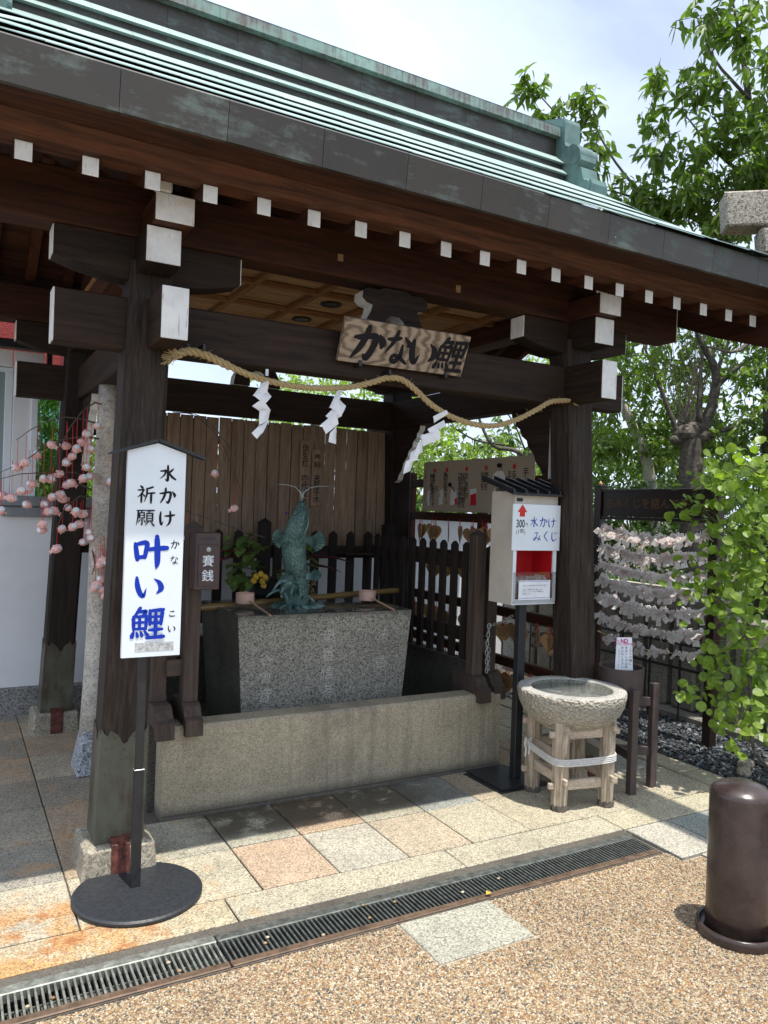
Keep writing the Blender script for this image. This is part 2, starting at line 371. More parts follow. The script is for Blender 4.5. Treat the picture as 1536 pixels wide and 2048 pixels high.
def bronze():
    N = NT('bronze_patina'); p = N.objc()
    v = N.n('ShaderNodeTexVoronoi', feature='F1'); N.l(N.map(p, (1, 1, .72)), v.inputs['Vector']); v.inputs['Scale'].default_value = 70
    c = N.mix(N.ramp(N.noise(p, 7, 4, .55), [(.35, 0), (.70, 1)]), (.035, .082, .070), (.125, .215, .19))
    c = N.mix(N.ramp(v.outputs['Distance'], [(.0, .8), (.45, 0)]), c, (.19, .34, .31))
    N.bump(v.outputs['Distance'], .55, -.008, prev=N.bump(N.noise(p, 35, 3), .3, .003))
    return N.fin(c, N.ramp(N.noise(p, 20, 3), [(.3, .22), (.7, .45)]), .12)
M['bronze'] = bronze()
def bronze2():
    N = NT('bronze_smooth'); p = N.objc(); c = N.mix(N.ramp(N.noise(p, 12, 4, .55), [(.36, 0), (.70, 1)]), (.035, .085, .075), (.20, .31, .285)); N.bump(N.noise(p, 50, 3), .3, .002)
    return N.fin(c, .32, .1)
M['bronze2'] = bronze2()
def water(name, col, rough=.03, sc=14):
    N = NT(name); N.bump(N.noise(N.pos(), sc, 3), .25, .006); N.fin(col, rough, 0); N.b.inputs['Transmission Weight'].default_value = .92; N.b.inputs['IOR'].default_value = 1.33; return N.m
M['water'] = water('water', (.75, .85, .82)); M['bowlwater'] = water('bowl_water', (.95, .97, .96), .01, 6)
def glass(name, tint=(.9, .95, .95), mixf=.12, rough=.02):
    N = NT(name); t = N.n('ShaderNodeBsdfTransparent'); t.inputs[0].default_value = (*tint, 1); g = N.n('ShaderNodeBsdfGlossy'); g.inputs['Roughness'].default_value = rough
    ms = N.n('ShaderNodeMixShader'); fr = N.n('ShaderNodeFresnel'); fr.inputs[0].default_value = 1.45
    N.l(N.math('ADD', fr.outputs[0], mixf), ms.inputs[0]); N.l(t.outputs[0], ms.inputs[1]); N.l(g.outputs[0], ms.inputs[2]); N.l(ms.outputs[0], N.out.inputs[0]); return N.m
M['acrylic'] = glass('clear_acrylic', mixf=-.03, tint=(.97, .97, .97)); M['window'] = glass('window_glass', (.55, .72, .70), .25)
def frost():
    N = NT('frosted_glass'); N.bump(N.noise(N.pos(), 60, 2), .3, .003); return N.fin((.20, .26, .25), .25)
M['frost'] = frost()
def redrender():
    N = NT('red_render'); p = N.pos(); n = N.noise(p, 55, 4, .8); N.bump(n, .8, .01); return N.fin(N.mix(n, (.30, .035, .04), (.62, .12, .11)), .8)
M['redrender'] = redrender(); M['redflat'] = plain('dull_red_panel', (.30, .065, .075), .7, var=.1, bump=.2)
def pebble():
    N = NT('aggregate_pebble'); r = N.rnd()
    c = N.ramp(r, [(0, (.42, .35, .26)), (.16, (.28, .19, .11)), (.30, (.47, .41, .32)), (.42, (.24, .13, .07)), (.54, (.33, .235, .135)), (.68, (.54, .49, .41)), (.76, (.12, .105, .09)), (.84, (.38, .235, .11)), (.91, (.06, .065, .075)), (1, (.44, .36, .27))], 'CONSTANT')
    c = N.mix(1.0, c, N.ramp(N.noise(N.pos(), 2.2, 5, .65), [(.3, .74), (.65, 1.06)]), 'MULTIPLY'); c = N.mix(1.0, c, (1.0, .945, .82), 'MULTIPLY')
    return N.fin(c, .5)
M['pebble'] = pebble()
def blackpebble():
    N = NT('black_pebble'); c = N.ramp(N.rnd(), [(0, .014), (.5, .032), (.88, .06), (.96, .16), (1, .26)]); N.bump(N.noise(N.pos(), 90, 3), .4, .002)
    return N.fin(N.mix(1.0, c, (.90, 1.0, 1.12), 'MULTIPLY'), .5)
M['blackpebble'] = blackpebble()
def gravelbed():
    N = NT('aggregate_bed'); p = N.pos(); v = N.voro(p, 150); c = N.mix(1.0, (.36, .30, .22), N.ramp(N.sep(v)[0], [(0, .5), (.5, 1), (1, 1.35)]), 'MULTIPLY')
    N.bump(N.voro(p, 150, 'Distance'), .6, -.004); return N.fin(c, .8)
M['gravelbed'] = gravelbed()
def nameboard():
    N = NT('elm_grain_board'); o = N.objc()
    w = N.n('ShaderNodeTexWave', wave_type='RINGS', rings_direction='Z'); w.inputs['Scale'].default_value = 5.5; w.inputs['Distortion'].default_value = 7; w.inputs['Detail'].default_value = 3; w.inputs['Detail Scale'].default_value = 1.2
    N.l(N.map(o, (1.0, 3, 2.6), (.28, 0, .30)), w.inputs['Vector'])
    c = N.mix(N.ramp(w.outputs['Fac'], [(.0, 0), (.8, 1)]), (.15, .105, .07), (.38, .295, .21)); c = N.mix(1.0, c, N.ramp(N.noise(N.map(o, (4, 4, 90)), 3, 3), [(.3, .8), (.7, 1.12)]), 'MULTIPLY')
    return N.fin(c, .6)
M['name'] = nameboard()
def ema():
    N = NT('ema_wood'); p = N.objc(); g = N.noise(N.map(p, (1, 14, 14)), 6, 4); c = N.mix(g, (.40, .21, .08), (.62, .39, .18)); c = N.mix(1.0, c, N.ramp(N.rnd(), [(0, .6), (1, 1.15)]), 'MULTIPLY'); return N.fin(c, .6)
M['ema'] = ema()
def straw():
    N = NT('straw_rope'); p = N.pos(); g = N.noise(p, 160, 4, .7); N.bump(g, .8, .004); return N.fin(N.mix(g, (.24, .16, .06), (.68, .53, .28)), .8)
M['straw'] = straw()
def bamboo():
    N = NT('wet_bamboo'); o = N.objc(); c = N.mix(N.noise(N.map(o, (1, 8, 8)), 4, 4, .7), (.085, .045, .012), (.30, .20, .075)); return N.fin(c, .25)
M['bamboo'] = bamboo()
M['leaf'] = leafmat('cherry_leaf', (.085, .145, .024), (.19, .265, .060), .5)
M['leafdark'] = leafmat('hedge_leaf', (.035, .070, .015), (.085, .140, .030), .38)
M['leaflight'] = leafmat('bright_leaf', (.22, .31, .065), (.34, .43, .13), .52)
M['round'] = leafmat('round_leaf', (.14, .225, .028), (.30, .40, .070), .5, .4)
M['grass'] = leafmat('grass_leaf', (.035, .09, .015), (.08, .17, .03), .3)
M['plantgreen'] = leafmat('pot_plant_leaf', (.065, .13, .03), (.20, .28, .075), .3); M['plantpurple'] = leafmat('purple_leaf', (.09, .018, .032), (.19, .045, .065), .3)
M['yellow'] = plain('yellow_petal', (.55, .33, .03), .6); M['dried'] = plain('dried_flower', (.22, .16, .09), .8, var=.3); M['purple'] = plain('purple_flower', (.09, .02, .22), .6)

def fpaper():
    N = NT('fortune_paper'); c = N.mix(N.ramp(N.noise(N.pos(), 45, 2), [(.58, 0), (.64, 1)]), (.86, .83, .80), (.80, .50, .45)); c = N.mix(N.ramp(N.noise(N.pos(), 70, 2), [(.66, 0), (.70, 1)]), c, (.55, .10, .07)); N.fin(c, .8)
    t = N.n('ShaderNodeBsdfTranslucent'); N.l(c, t.inputs[0]); ms = N.n('ShaderNodeMixShader'); ms.inputs[0].default_value = .5; N.l(N.b.outputs[0], ms.inputs[1]); N.l(t.outputs[0], ms.inputs[2]); N.l(ms.outputs[0], N.out.inputs[0]); return N.m
M['omikuji'] = fpaper()
ORD = 'first second third fourth fifth sixth seventh eighth ninth tenth eleventh twelfth thirteenth fourteenth fifteenth sixteenth seventeenth eighteenth nineteenth twentieth'.split()
def ordinal(n):
    """1 -> first ... 60"""
    if n <= 20: return ORD[n-1]
    t, u = divmod(n, 10); tens = {2: 'twenty', 3: 'thirty', 4: 'forty', 5: 'fifty'}
    return (tens[t]+'-'+ORD[u-1]) if u else {3: 'thirtieth', 4: 'fortieth', 5: 'fiftieth', 6: 'sixtieth'}[t]

# ------------------------------------------------------------------ lettering
def catmull(pts, k=5):
    if len(pts) < 3:
        a, b = np.array(pts[0], float), np.array(pts[-1], float); return [a+(b-a)*t for t in np.linspace(0, 1, k+1)]
    P = [np.array(p, float) for p in pts]; P = [2*P[0]-P[1]]+P+[2*P[-1]-P[-2]]; o = []
    for i in range(1, len(P)-2):
        for t in np.linspace(0, 1, k, endpoint=False):
            o.append(.5*((2*P[i])+(-P[i-1]+P[i+1])*t+(2*P[i-1]-5*P[i]+4*P[i+1]-P[i+2])*t*t+(-P[i-1]+3*P[i]-3*P[i+1]+P[i+2])*t**3))
    o.append(P[-2]); return o
G = {
 '水': '50,5,8;51,45,9;51,82,10;46,92,8;36,82,2|8,38,5;26,36,7;39,34,8;30,60,6;6,82,2|84,20,3;70,34,8;58,44,6|55,42,5;72,66,9;96,84,7',
 'か': '6,36,5;26,34,8;58,27,8;69,34,10;65,66,9;54,90,9;42,80,2|40,5,8;37,34,9;26,66,8;10,92,4|78,22,3;92,42,11;92,55,6',
 'け': '14,12,6;11,42,9;14,74,9;20,88,6;30,66,2|38,36,5;62,34,8;94,28,7|68,8,7;71,42,9;66,74,8;48,97,2',
 'い': '8,12,8;11,44,13;20,74,13;31,86,10;40,56,2|66,18,3;84,34,12;90,58,14;76,76,4',
 'な': '6,28,5;28,27,8;50,21,7|36,4,8;29,34,8;9,68,3|66,18,4;88,36,9;80,42,3|64,42,6;65,70,9;52,90,9;36,86,7;40,74,6;62,76,7;92,92,6',
 'こ': '22,20,5;48,22,8;78,20,8;62,32,2|16,62,4;22,80,9;52,86,10;90,82,7',
 'み': '16,18,5;48,14,8;52,20,8;38,56,8;20,84,9;8,72,6;26,60,5;62,66,7;96,80,7|82,38,5;76,68,8;56,96,2',
 'く': '68,5,7;42,34,9;32,48,9;46,64,9;74,93,7', 'じ': '28,8,7;26,50,10;32,80,11;52,88,9;90,64,2|56,14,4;64,27,8|74,8,4;83,21,8',
 '叶': '5,25,8;9,50,10;12,72,9|6,27,7;38,22,10;36,50,9;33,66,8|12,66,8;35,63,8|42,42,8;66,39,9;98,37,11|68,3,10;70,40,12;71,80,11;68,98,4',
 '祈': '22,6,8;32,15,9|6,29,5;26,27,7;38,25,8|39,27,7;26,50,6;4,70,2|26,46,8;26,97,8|32,50,4;44,62,7|90,8,7;70,16,7;54,19,5|56,19,8;56,52,7;42,95,2|58,46,5;98,42,8|80,45,9;80,99,8',
 '願': '6,12,6;50,10,6|12,12,7;11,50,7;3,94,2|33,14,5;27,22,4|20,24,5;46,23,6|20,24,6;20,52,6|45,24,6;45,53,6|20,38,4;45,37,4|20,52,4;45,51,5|33,54,6;33,88,6;27,88,2|22,62,6;12,80,2|42,60,3;51,76,6|53,11,6;98,9,7|74,12,6;67,24,4|59,25,6;59,70,6|60,26,5;90,25,6|90,25,7;90,70,6|60,40,4;90,39,4|60,54,4;90,53,4|60,68,5;90,67,5|67,72,6;50,95,2|80,71,4;98,94,8',
 '鯉': '28,2,9;18,18,7;3,36,2|22,14,7;46,12,8;35,26,6|9,28,8;10,66,8|9,29,6;47,26,8|47,27,8;46,66,7|27,28,7;27,66,7|10,46,6;46,45,6|10,65,6;46,64,7|10,74,6;5,88,10;2,92,4|19,76,5;22,88,8|31,74,5;35,86,8|42,72,5;52,86,9|57,10,8;58,52,8|57,11,7;97,8,9|95,10,9;91,52,8|75,12,8;75,91,9|58,30,6;92,29,6|58,49,7;92,48,7|56,70,7;94,68,8|50,93,8;76,92,8;99,91,10',
}
def frame_xz(o, ux, n):
    """frame on an upright board: origin o (top left), ux along it, n outward"""
    return (Vector(o), Vector(ux).normalized(), Vector((0, 0, -1)), Vector(n).normalized())
def brush(mb, ch, fr, u, v, size, wscale=1.0, aspect=1.0, lift=.0009, skew=0.0, yjit=0):
    """brush-drawn character with its top left at (u, v) metres in the frame"""
    o, ux, uz, n = fr
    for si, st in enumerate(G[ch].split('|')):
        P = catmull([tuple(map(float, q.split(','))) for q in st.split(';')], 5)
        h = lift+.00018*si; L = []; Rr = []; pts = [(p[0]+skew*(50-p[1]), p[1]) for p in P]
        for i, p in enumerate(P):
            a = np.array(pts[max(i-1, 0)]); b = np.array(pts[min(i+1, len(P)-1)]); t = b-a; t = t/(np.linalg.norm(t)+1e-9)
            w = max(p[2], 1)*wscale*.62; nn = np.array((-t[1], t[0])); c = np.array(pts[i])
            if i == 0: c = c-t*w*.45
            if i == len(P)-1: c = c+t*w*.35
            L.append(c+nn*w*(.55 if i in (0, len(P)-1) else 1)); Rr.append(c-nn*w*(.55 if i in (0, len(P)-1) else 1))
        def W(q): return o+ux*(u+q[0]/100*size*aspect)+uz*(v+q[1]/100*size)+n*h
        k = len(L); mb.add([W(q) for q in L]+[W(q) for q in Rr], [(i, i+1, k+i+1, k+i) for i in range(k-1)])
        # rounded stroke ends
        for c, w in ((pts[0], P[0][2]), (pts[-1], P[-1][2])):
            w = w*wscale*.55; ring = [(c[0]+w*math.cos(a), c[1]+w*math.sin(a)) for a in [2*math.pi*q/8 for q in range(8)]]
            o2 = o+n*.00009; mb.add([o2+ux*(u+q[0]/100*size*aspect)+uz*(v+q[1]/100*size)+n*h for q in ring], [tuple(range(8))])
_tc = {}
def fglyph(ch, bold=0.0):
    if (ch, bold) in _tc: return _tc[(ch, bold)]
    cu = bpy.data.curves.new('t', 'FONT'); cu.body = ch; cu.size = 1; cu.resolution_u = 2; cu.offset = bold; cu.fill_mode = 'FRONT'
    ob = bpy.data.objects.new('t', cu); me = ob.to_mesh(); vs = [tuple(v.co) for v in me.vertices]; fs = [tuple(p.vertices) for p in me.polygons]
    ob.to_mesh_clear(); bpy.data.objects.remove(ob); bpy.data.curves.remove(cu); _tc[(ch, bold)] = (vs, fs); return vs, fs
def ftext(mb, s, fr, u, v, size, vertical=False, bold=0.0, lift=.0009, aspect=1.0, pitch=None):
    o, ux, uz, n = fr
    for i, ch in enumerate(s):
        if ch == ' ':
            continue
        vs, fs = fglyph(ch, bold)
        if not vs: continue
        xs = [q[0] for q in vs]
        cjk = ord(ch) > 0x2000
        if vertical: uu = u; vv = v+i*(pitch or size*1.1)
        else: uu = u+i*(pitch or size*(1.0 if cjk else .56)*aspect); vv = v
        x0 = 0
        mb.add([o+ux*(uu+(q[0]-x0)*size*aspect)+uz*(vv+size*.86-q[1]*size)+n*lift for q in vs], fs)

# ------------------------------------------------------------------ ground and paving
struct('ground', MB().add([(-150, -150, -.09), (150, -150, -.09), (150, 150, -.09), (-150, 150, -.09)], [(0, 1, 2, 3)]), M['soil'])
gb = MB(); gb.box(-3, 2.86, -2.5, 2.385, -.08, -.006); gb.box(2.86, 2.98, -2.5, 2.30, -.08, -.0065)
gravel_bed = struct('gravel_forecourt', gb, M['gravelbed'])
pb = MB(); pb.box(-3, 4.02, 2.60, 9, -.085, -.012); pb.box(2.99, 4.02, -2.5, 2.597, -.085, -.012)
paving = struct('paving', pb, M['mortar'])
def slab(x0, x1, y0, y1, tint, top=0.0, h=.05, parent=None, g=.0048, mat='pave', name='paving_slab'):
    j = lambda: random.uniform(-.0012, .0012)
    t = top+random.uniform(-.0012, .0012); z = top-h
    h_ = g; g = g*.62; c = [(x0+g+j(), y0+h_+j(), z), (x1-g+j(), y0+h_+j(), z), (x1-g, y1-h_, z), (x0+g, y1-h_, z)]
    c += [(p[0], p[1], t+j()*.5) for p in c]
    o = build(name, MB().hexa(c, .0035), M[mat], parent=parent or paving); o.color = (*tint, 1); return o
TI = [(1, 1, .96), (1.0, .97, .90), (.93, .95, .95), (1.05, .84, .70), (1.02, .98, .86), (.80, .84, .88), (.95, .90, .80)]
special = {(1, 0): (1, .98, .90), (2, 0): (1.04, .84, .72), (3, 0): (1.0, 1.0, .98), (4, 0): (1.0, .90, .80), (5, 0): (1.0, .97, .88), (0, 0): (1, .98, .88),
           (0, 1): (.98, .92, .80), (1, 1): (.86, .87, .84), (2, 1): (.84, .86, .82), (3, 1): (1.0, .80, .66), (4, 1): (.92, .93, .85), (5, 1): (.74, .82, .90), (6, 1): (.95, .88, .76), (6, 0): (1, .96, .85), (7, 0): (1, .97, .87)}
ys = [2.83, 3.235, 3.64, 4.04, 4.45, 4.85, 5.25, 5.65, 6.05]
for i in range(-4, 12):
    for j in range(len(ys)-1):
        x0 = .103+.335*i; x1 = x0+.335
        if x0 > 3.9: continue
        if j >= 2 and .9 < (x0+x1)/2 < 2.95: continue
        t = special.get((i-1, j)) or random.choice(TI)
        if i <= 1 and j >= 1: t = random.choice([(.80, .77, .72), (.90, .74, .62), (.70, .70, .70), (.92, .86, .76), (.66, .62, .58)])
        slab(x0, min(x1, 3.80), ys[j], ys[j+1], t)
kx = [-3, -2.05, -1.0, .02, .95, 1.95, 2.87]
for a, b in zip(kx, kx[1:]): slab(a, b, 2.645, 2.83, (1.0, .98, .90) if a > .5 else (1.0, .95, .80), name='kerb_slab')
slab(2.87, 3.80, 2.645, 2.83, (1, .98, .86), name='kerb_slab')
struct('mortar_strip', MB().box(-3, 2.84, 2.600, 2.645, -.05, -.003), M['mortar'])
for k, (y0, y1) in enumerate([(2.31, 2.645), (1.9, 2.31), (1.45, 1.9), (1.0, 1.45), (.4, 1.0)]):
    slab(2.875 if k == 0 else 2.99, 3.155, y0, y1, (.98, 1.0, 1.02), name='kerb_slab', h=.07)
    slab(3.16, 3.50, y0, y1, (.66, .76, .84)); slab(3.50, 3.84, y0, y1, (.72, .80, .86))
for k in range(8): slab(3.80, 3.985, 2.645+.45*k, 2.645+.45*(k+1), (.98, .94, .82), name='kerb_slab', top=.004)
slab(1.457, 1.865, 2.108, 2.388, (.86, .90, .89), top=.001, name='paving_slab')
slab(1.46, 1.83, 1.1, 1.3, (1, 1, 1), top=-.03, name='paving_slab')

# exposed aggregate: pebbles by the ten thousand, instanced on points
def scatter(name, pts, nrm_rot, sizes, protos, mat, kind='stuff'):
    me = bpy.data.meshes.new(name); me.from_pydata([tuple(p) for p in pts], [], [])
    o = bpy.data.objects.new(name, me); COL.objects.link(o); o['kind'] = kind; me.materials.append(mat)
    a = me.attributes.new('rot', 'FLOAT_VECTOR', 'POINT'); a.data.foreach_set('vector', np.asarray(nrm_rot, np.float32).ravel())
    b = me.attributes.new('scl', 'FLOAT_VECTOR', 'POINT'); b.data.foreach_set('vector', np.asarray(sizes, np.float32).ravel())
    ng = bpy.data.node_groups.new(name, 'GeometryNodeTree'); ng.interface.new_socket('Geometry', in_out='INPUT', socket_type='NodeSocketGeometry'); ng.interface.new_socket('Geometry', in_out='OUTPUT', socket_type='NodeSocketGeometry')
    gi = ng.nodes.new('NodeGroupInput'); go = ng.nodes.new('NodeGroupOutput'); m2p = ng.nodes.new('GeometryNodeMeshToPoints'); iop = ng.nodes.new('GeometryNodeInstanceOnPoints')
    prim = ng.nodes.new('GeometryNodeMeshIcoSphere'); prim.inputs['Radius'].default_value = 1; prim.inputs['Subdivisions'].default_value = protos
    sm = ng.nodes.new('GeometryNodeSetMaterial'); sm.inputs['Material'].default_value = mat; ss = ng.nodes.new('GeometryNodeSetShadeSmooth')
    na = ng.nodes.new('GeometryNodeInputNamedAttribute'); na.data_type = 'FLOAT_VECTOR'; na.inputs[0].default_value = 'rot'
    nb = ng.nodes.new('GeometryNodeInputNamedAttribute'); nb.data_type = 'FLOAT_VECTOR'; nb.inputs[0].default_value = 'scl'
    er = ng.nodes.new('FunctionNodeEulerToRotation')
    L = ng.links.new
    L(gi.outputs[0], m2p.inputs[0]); L(m2p.outputs[0], iop.inputs['Points']); L(prim.outputs[0], ss.inputs[0]); L(ss.outputs[0], sm.inputs[0]); L(sm.outputs[0], iop.inputs['Instance'])
    L(na.outputs[0], er.inputs[0]); L(er.outputs[0], iop.inputs['Rotation']); L(nb.outputs[0], iop.inputs['Scale']); L(iop.outputs[0], go.inputs[0])
    md = o.modifiers.new('scatter', 'NODES'); md.node_group = ng; return o
def jitter_grid(x0, x1, y0, y1, d):
    gx, gy = np.meshgrid(np.arange(x0, x1, d), np.arange(y0, y1, d)); n = gx.size
    return np.stack([gx.ravel()+rng.uniform(-.48, .48, n)*d, gy.ravel()+rng.uniform(-.48, .48, n)*d], 1)
P = np.concatenate([jitter_grid(.1, 2.86, 1.15, 2.382, .0056), jitter_grid(2.86, 2.975, 1.15, 2.29, .0056)])
P = P[~((P[:, 0] > 1.452) & (P[:, 0] < 1.87) & (P[:, 1] > 2.103) & (P[:, 1] < 2.39))]
# only where the lens or a step to the side could see the pebbles
n = len(P); s = rng.uniform(.0022, .0047, n)*np.where(rng.random(n) < .06, 1.35, 1)
scatter('gravel_pebbles', np.column_stack([P, np.full(n, -.0055)]), np.column_stack([rng.uniform(-.3, .3, n), rng.uniform(-.3, .3, n), rng.uniform(0, 6.28, n)]),
        np.column_stack([s*rng.uniform(.85, 1.35, n), s, s*rng.uniform(.55, .8, n)]), 1, M['pebble'])
tag(build('fallen_leaf', MB().add([(1.862, 2.40, .012), (1.880, 2.392, .018), (1.892, 2.404, .012), (1.874, 2.416, .020)], [(0, 1, 2, 3)]), M['yellow']), 'small yellow fallen leaf at the corner of the drain and the square slab', 'leaf')

# drain channel
dr = struct('drain_channel', MB().box(-3, 2.835, 2.392, 2.602, -.085, -.075).box(-3, 2.835, 2.602, 2.608, -.08, -.004).box(-3, 2.835, 2.386, 2.392, -.08, -.002).box(2.835, 2.85, 2.386, 2.608, -.08, -.003), M['mortar'])
def grate(x0, x1, mat, label):
    g = thing('drain_grate', label, 'drain grate', (x0, 2.39, 0), group='drain grates along the kerb')
    bx(g, 'frame_rail', mat, x0, x1, 2.555, 2.598, -.03, .002, .003); bx(g, 'frame_rail', M['grate_rust'], x0, x1, 2.396, 2.428, -.03, .002, .003)
    n = int((x1-x0)/.0185); b0 = MB().box(-.0035, .0035, 0, .128, -.022, 0, .001)
    bar = build('bar', b0, mat, parent=g, local=True); bar.location = (.008, .038, -.001)
    for i in range(1, n): inst(bar, g, (.008+(x1-x0-.016)*i/(n-1), .038, -.001), (0, 0, 0))
    bx(g, 'cross_rod', mat, x0, x1, 2.488, 2.492, -.026, -.020, 0)
M['grate'] = plain('galvanised_grate', (.30, .31, .27), .45, .5, var=.3, vs=30); M['grate_rust'] = plain('bronzed_rail', (.16, .105, .07), .5, .3, var=.3)
M['gratedark'] = plain('dark_grate', (.15, .16, .145), .45, .5, var=.3, vs=30)
grate(-.62, .838, M['grate'], 'galvanised drain grate section, the one running out of the left edge')
grate(.843, 2.83, M['gratedark'], 'long dark drain grate section between the two pale square slabs and the sign base')
for k, (x, y) in enumerate([(.24, 2.46), (.31, 2.47), (.66, 2.50), (.68, 2.44), (.98, 2.47), (1.0, 2.50), (1.18, 2.43), (1.52, 2.52), (1.80, 2.47), (2.0, 2.5), (1.38, 2.46), (1.40, 2.55)]):
    tag(build('pebble', MB().ico((x, y, .004), .007, (1.2, 1, .7)), M['pebble'], smooth=True), 'stray pebble on the drain grate, %s from the left edge' % ordinal(sorted([.24, .31, .66, .68, .98, 1.0, 1.18, 1.52, 1.80, 2.0, 1.38, 1.40]).index(x)+1), 'pebble', 'stray pebbles on the drain grate')

# black pebble bed, far border
struct('pebble_bed_soil', MB().box(4.02, 6.5, 2.0, 9, -.08, -.035), M['soil'])
P = jitter_grid(4.0, 4.95, 2.3, 5.2, .017); n = len(P); s = rng.uniform(.008, .017, n)
scatter('black_gravel', np.column_stack([P, rng.uniform(-.026, -.004, n)]), np.column_stack([rng.uniform(-.6, .6, n), rng.uniform(-.6, .6, n), rng.uniform(0, 6.28, n)]),
        np.column_stack([s*rng.uniform(1, 1.5, n), s, s*rng.uniform(.4, .7, n)]), 2, M['blackpebble'])
for (x, y, r, lab) in [(4.16, 2.93, .045, 'pale angular rock at the corner of the black gravel'), (4.30, 3.02, .05, 'mossy rock behind the pale rock at the gravel edge'), (4.45, 2.95, .055, 'low rock beside the round-leaved shrub stem')]:
    m = MB(); m.ico((x, y, .01), r, (1.1, .9, .8), 2); m.v = [(a+random.uniform(-1, 1)*.006, b+random.uniform(-1, 1)*.006, c+random.uniform(-1, 1)*.006) for a, b, c in m.v]
    tag(build('rock', m, M['base']), lab, 'rock')

# ------------------------------------------------------------------ pavilion
CX, CY = 1.897, 4.36
pav = thing('water_pavilion', 'open wooden purification pavilion with green copper roof, white beam ends and plank screen', 'pavilion', (CX, CY, 0))
def mirx(x): return 2*CX-x
def miry(y): return 2*CY-y
# posts: base centre, lean inwards
for sx in (-1, 1):
    for sy in (-1, 1):
        bxc, byc = CX+sx*1.267, CY+sy*1.06; txc, tyc = CX+sx*1.187, CY+sy*.98; h = .089; z0, z1 = .125, 2.50
        def ctr(z): t = (z-z0)/(z1-z0); return bxc+(txc-bxc)*t, byc+(tyc-byc)*t
        def ringp(z, h): x, y = ctr(z); return [(x-h, y-h, z), (x+h, y-h, z), (x+h, y+h, z), (x-h, y+h, z)]
        m = MB().hexa(ringp(z0, h)+ringp(z1, h), .014)
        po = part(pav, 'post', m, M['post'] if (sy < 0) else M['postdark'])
        # copper shoe with scalloped upper edge
        sh = MB(); top = [(-1, .02), (-.86, .0), (-.72, -.012), (-.62, .012), (-.42, .0), (-.28, -.010), (-.22, -.022), (-.18, -.024), (-.12, -.040), (-.06, -.042), (0, -.048), (.06, -.042), (.12, -.040), (.18, -.024), (.22, -.022), (.28, -.010), (.42, 0), (.62, .012), (.72, -.012), (.86, 0), (1, .02)]
        H = h+.0035; zs = .56
        for q in range(4):
            a = [(-1, -1), (1, -1), (1, 1), (-1, 1)][q]; b = [(-1, -1), (1, -1), (1, 1), (-1, 1)][(q+1) % 4]
            vs = []
            for (t, dz) in top:
                z = zs+dz; cx, cy = ctr(z); u = (a[0]+(b[0]-a[0])*(t+1)/2, a[1]+(b[1]-a[1])*(t+1)/2); vs.append((cx+u[0]*H, cy+u[1]*H, z))
                cx, cy = ctr(z0+.002); vs.append((cx+u[0]*(H+.002), cy+u[1]*(H+.002), z0+.002))
            sh.add(vs, [(2*i+1, 2*i+3, 2*i+2, 2*i) for i in range(len(top)-1)])
        cs = part(po, 'copper_shoe', sh, M['shoe'])
        md = cs.modifiers.new('thick', 'SOLIDIFY'); md.thickness = .0025
        nl = MB()
        for (u, z) in [(-.8, .50), (-.8, .40), (.8, .5), (.8, .4), (-.4, .54), (.4, .54), (0, .49), (-.12, .455), (.12, .455)]:
            cx, cy = ctr(z); nl.ico((cx+u*h, cy-H-.001, z), .005, sub=1)
        part(po, 'nail', nl, M['shoe'], smooth=True)
        # footing and rusty strap
        f = .135; m = MB().hexa([(bxc-f-.012, byc-f-.012, -.02), (bxc+f+.012, byc-f-.012, -.02), (bxc+f+.012, byc+f+.012, -.02), (bxc-f-.012, byc+f+.012, -.02), (bxc-f, byc-f, .125), (bxc+f, byc-f, .125), (bxc+f, byc+f, .125), (bxc-f, byc+f, .125)], .014)
        part(pav, 'footing_stone', m, M['base'])
        part(pav, 'iron_strap', MB().hexa([(bxc-.036, byc-f-.018, 0.0), (bxc+.036, byc-f-.018, 0.0), (bxc+.036, byc-f-.008, 0), (bxc-.036, byc-f-.008, 0), (bxc-.035, byc-f-.006, .129), (bxc+.035, byc-f-.006, .129), (bxc+.035, byc-f+.004, .129), (bxc-.035, byc-f+.004, .129)]).hexa([(bxc-.035, byc-f-.005, .1255), (bxc+.035, byc-f-.005, .1255), (bxc+.035, byc-h-.006, .1255), (bxc-.035, byc-h-.006, .1255), (bxc-.035, byc-f-.005, .130), (bxc+.035, byc-f-.005, .130), (bxc+.035, byc-h-.006, .150), (bxc-.035, byc-h-.006, .150)]), M['rust'])
XL, XR = CX-1.187, CX+1.187; YF, YB = CY-.98, CY+.98
def beam(name, mat, x0, x1, y0, y1, z0, z1, ends='', b=.006):
    o = bx(pav, name, mat, x0, x1, y0, y1, z0, z1, b)
    e = .006; k = .002
    for c in ends:
        a = [x0, x1, y0, y1, z0, z1]
        if c == 'l': q = (x0-e, x0+.001, y0+k, y1-k, z0+k, z1-k)
        if c == 'r': q = (x1-.001, x1+e, y0+k, y1-k, z0+k, z1-k)
        if c == 'f': q = (x0+k, x1-k, y0-e, y0+.001, z0+k, z1-k)
        if c == 'b': q = (x0+k, x1-k, y1-.001, y1+e, z0+k, z1-k)
        part(o, 'white_end', MB().box(*q, .002), M['white'])
    return o
# tie beams (X direction) front and back, (Y direction) left and right
for y in (YF-.005, YB+.005): beam('tie_beam', M['woodX'], .337, mirx(.337), y-.052, y+.052, 2.120, 2.336, 'lr')
for x in (.741, mirx(.741)): beam('tie_beam', M['woodY'], x-.054, x+.054, 3.034, miry(3.034), 2.128, 2.334, 'fb')
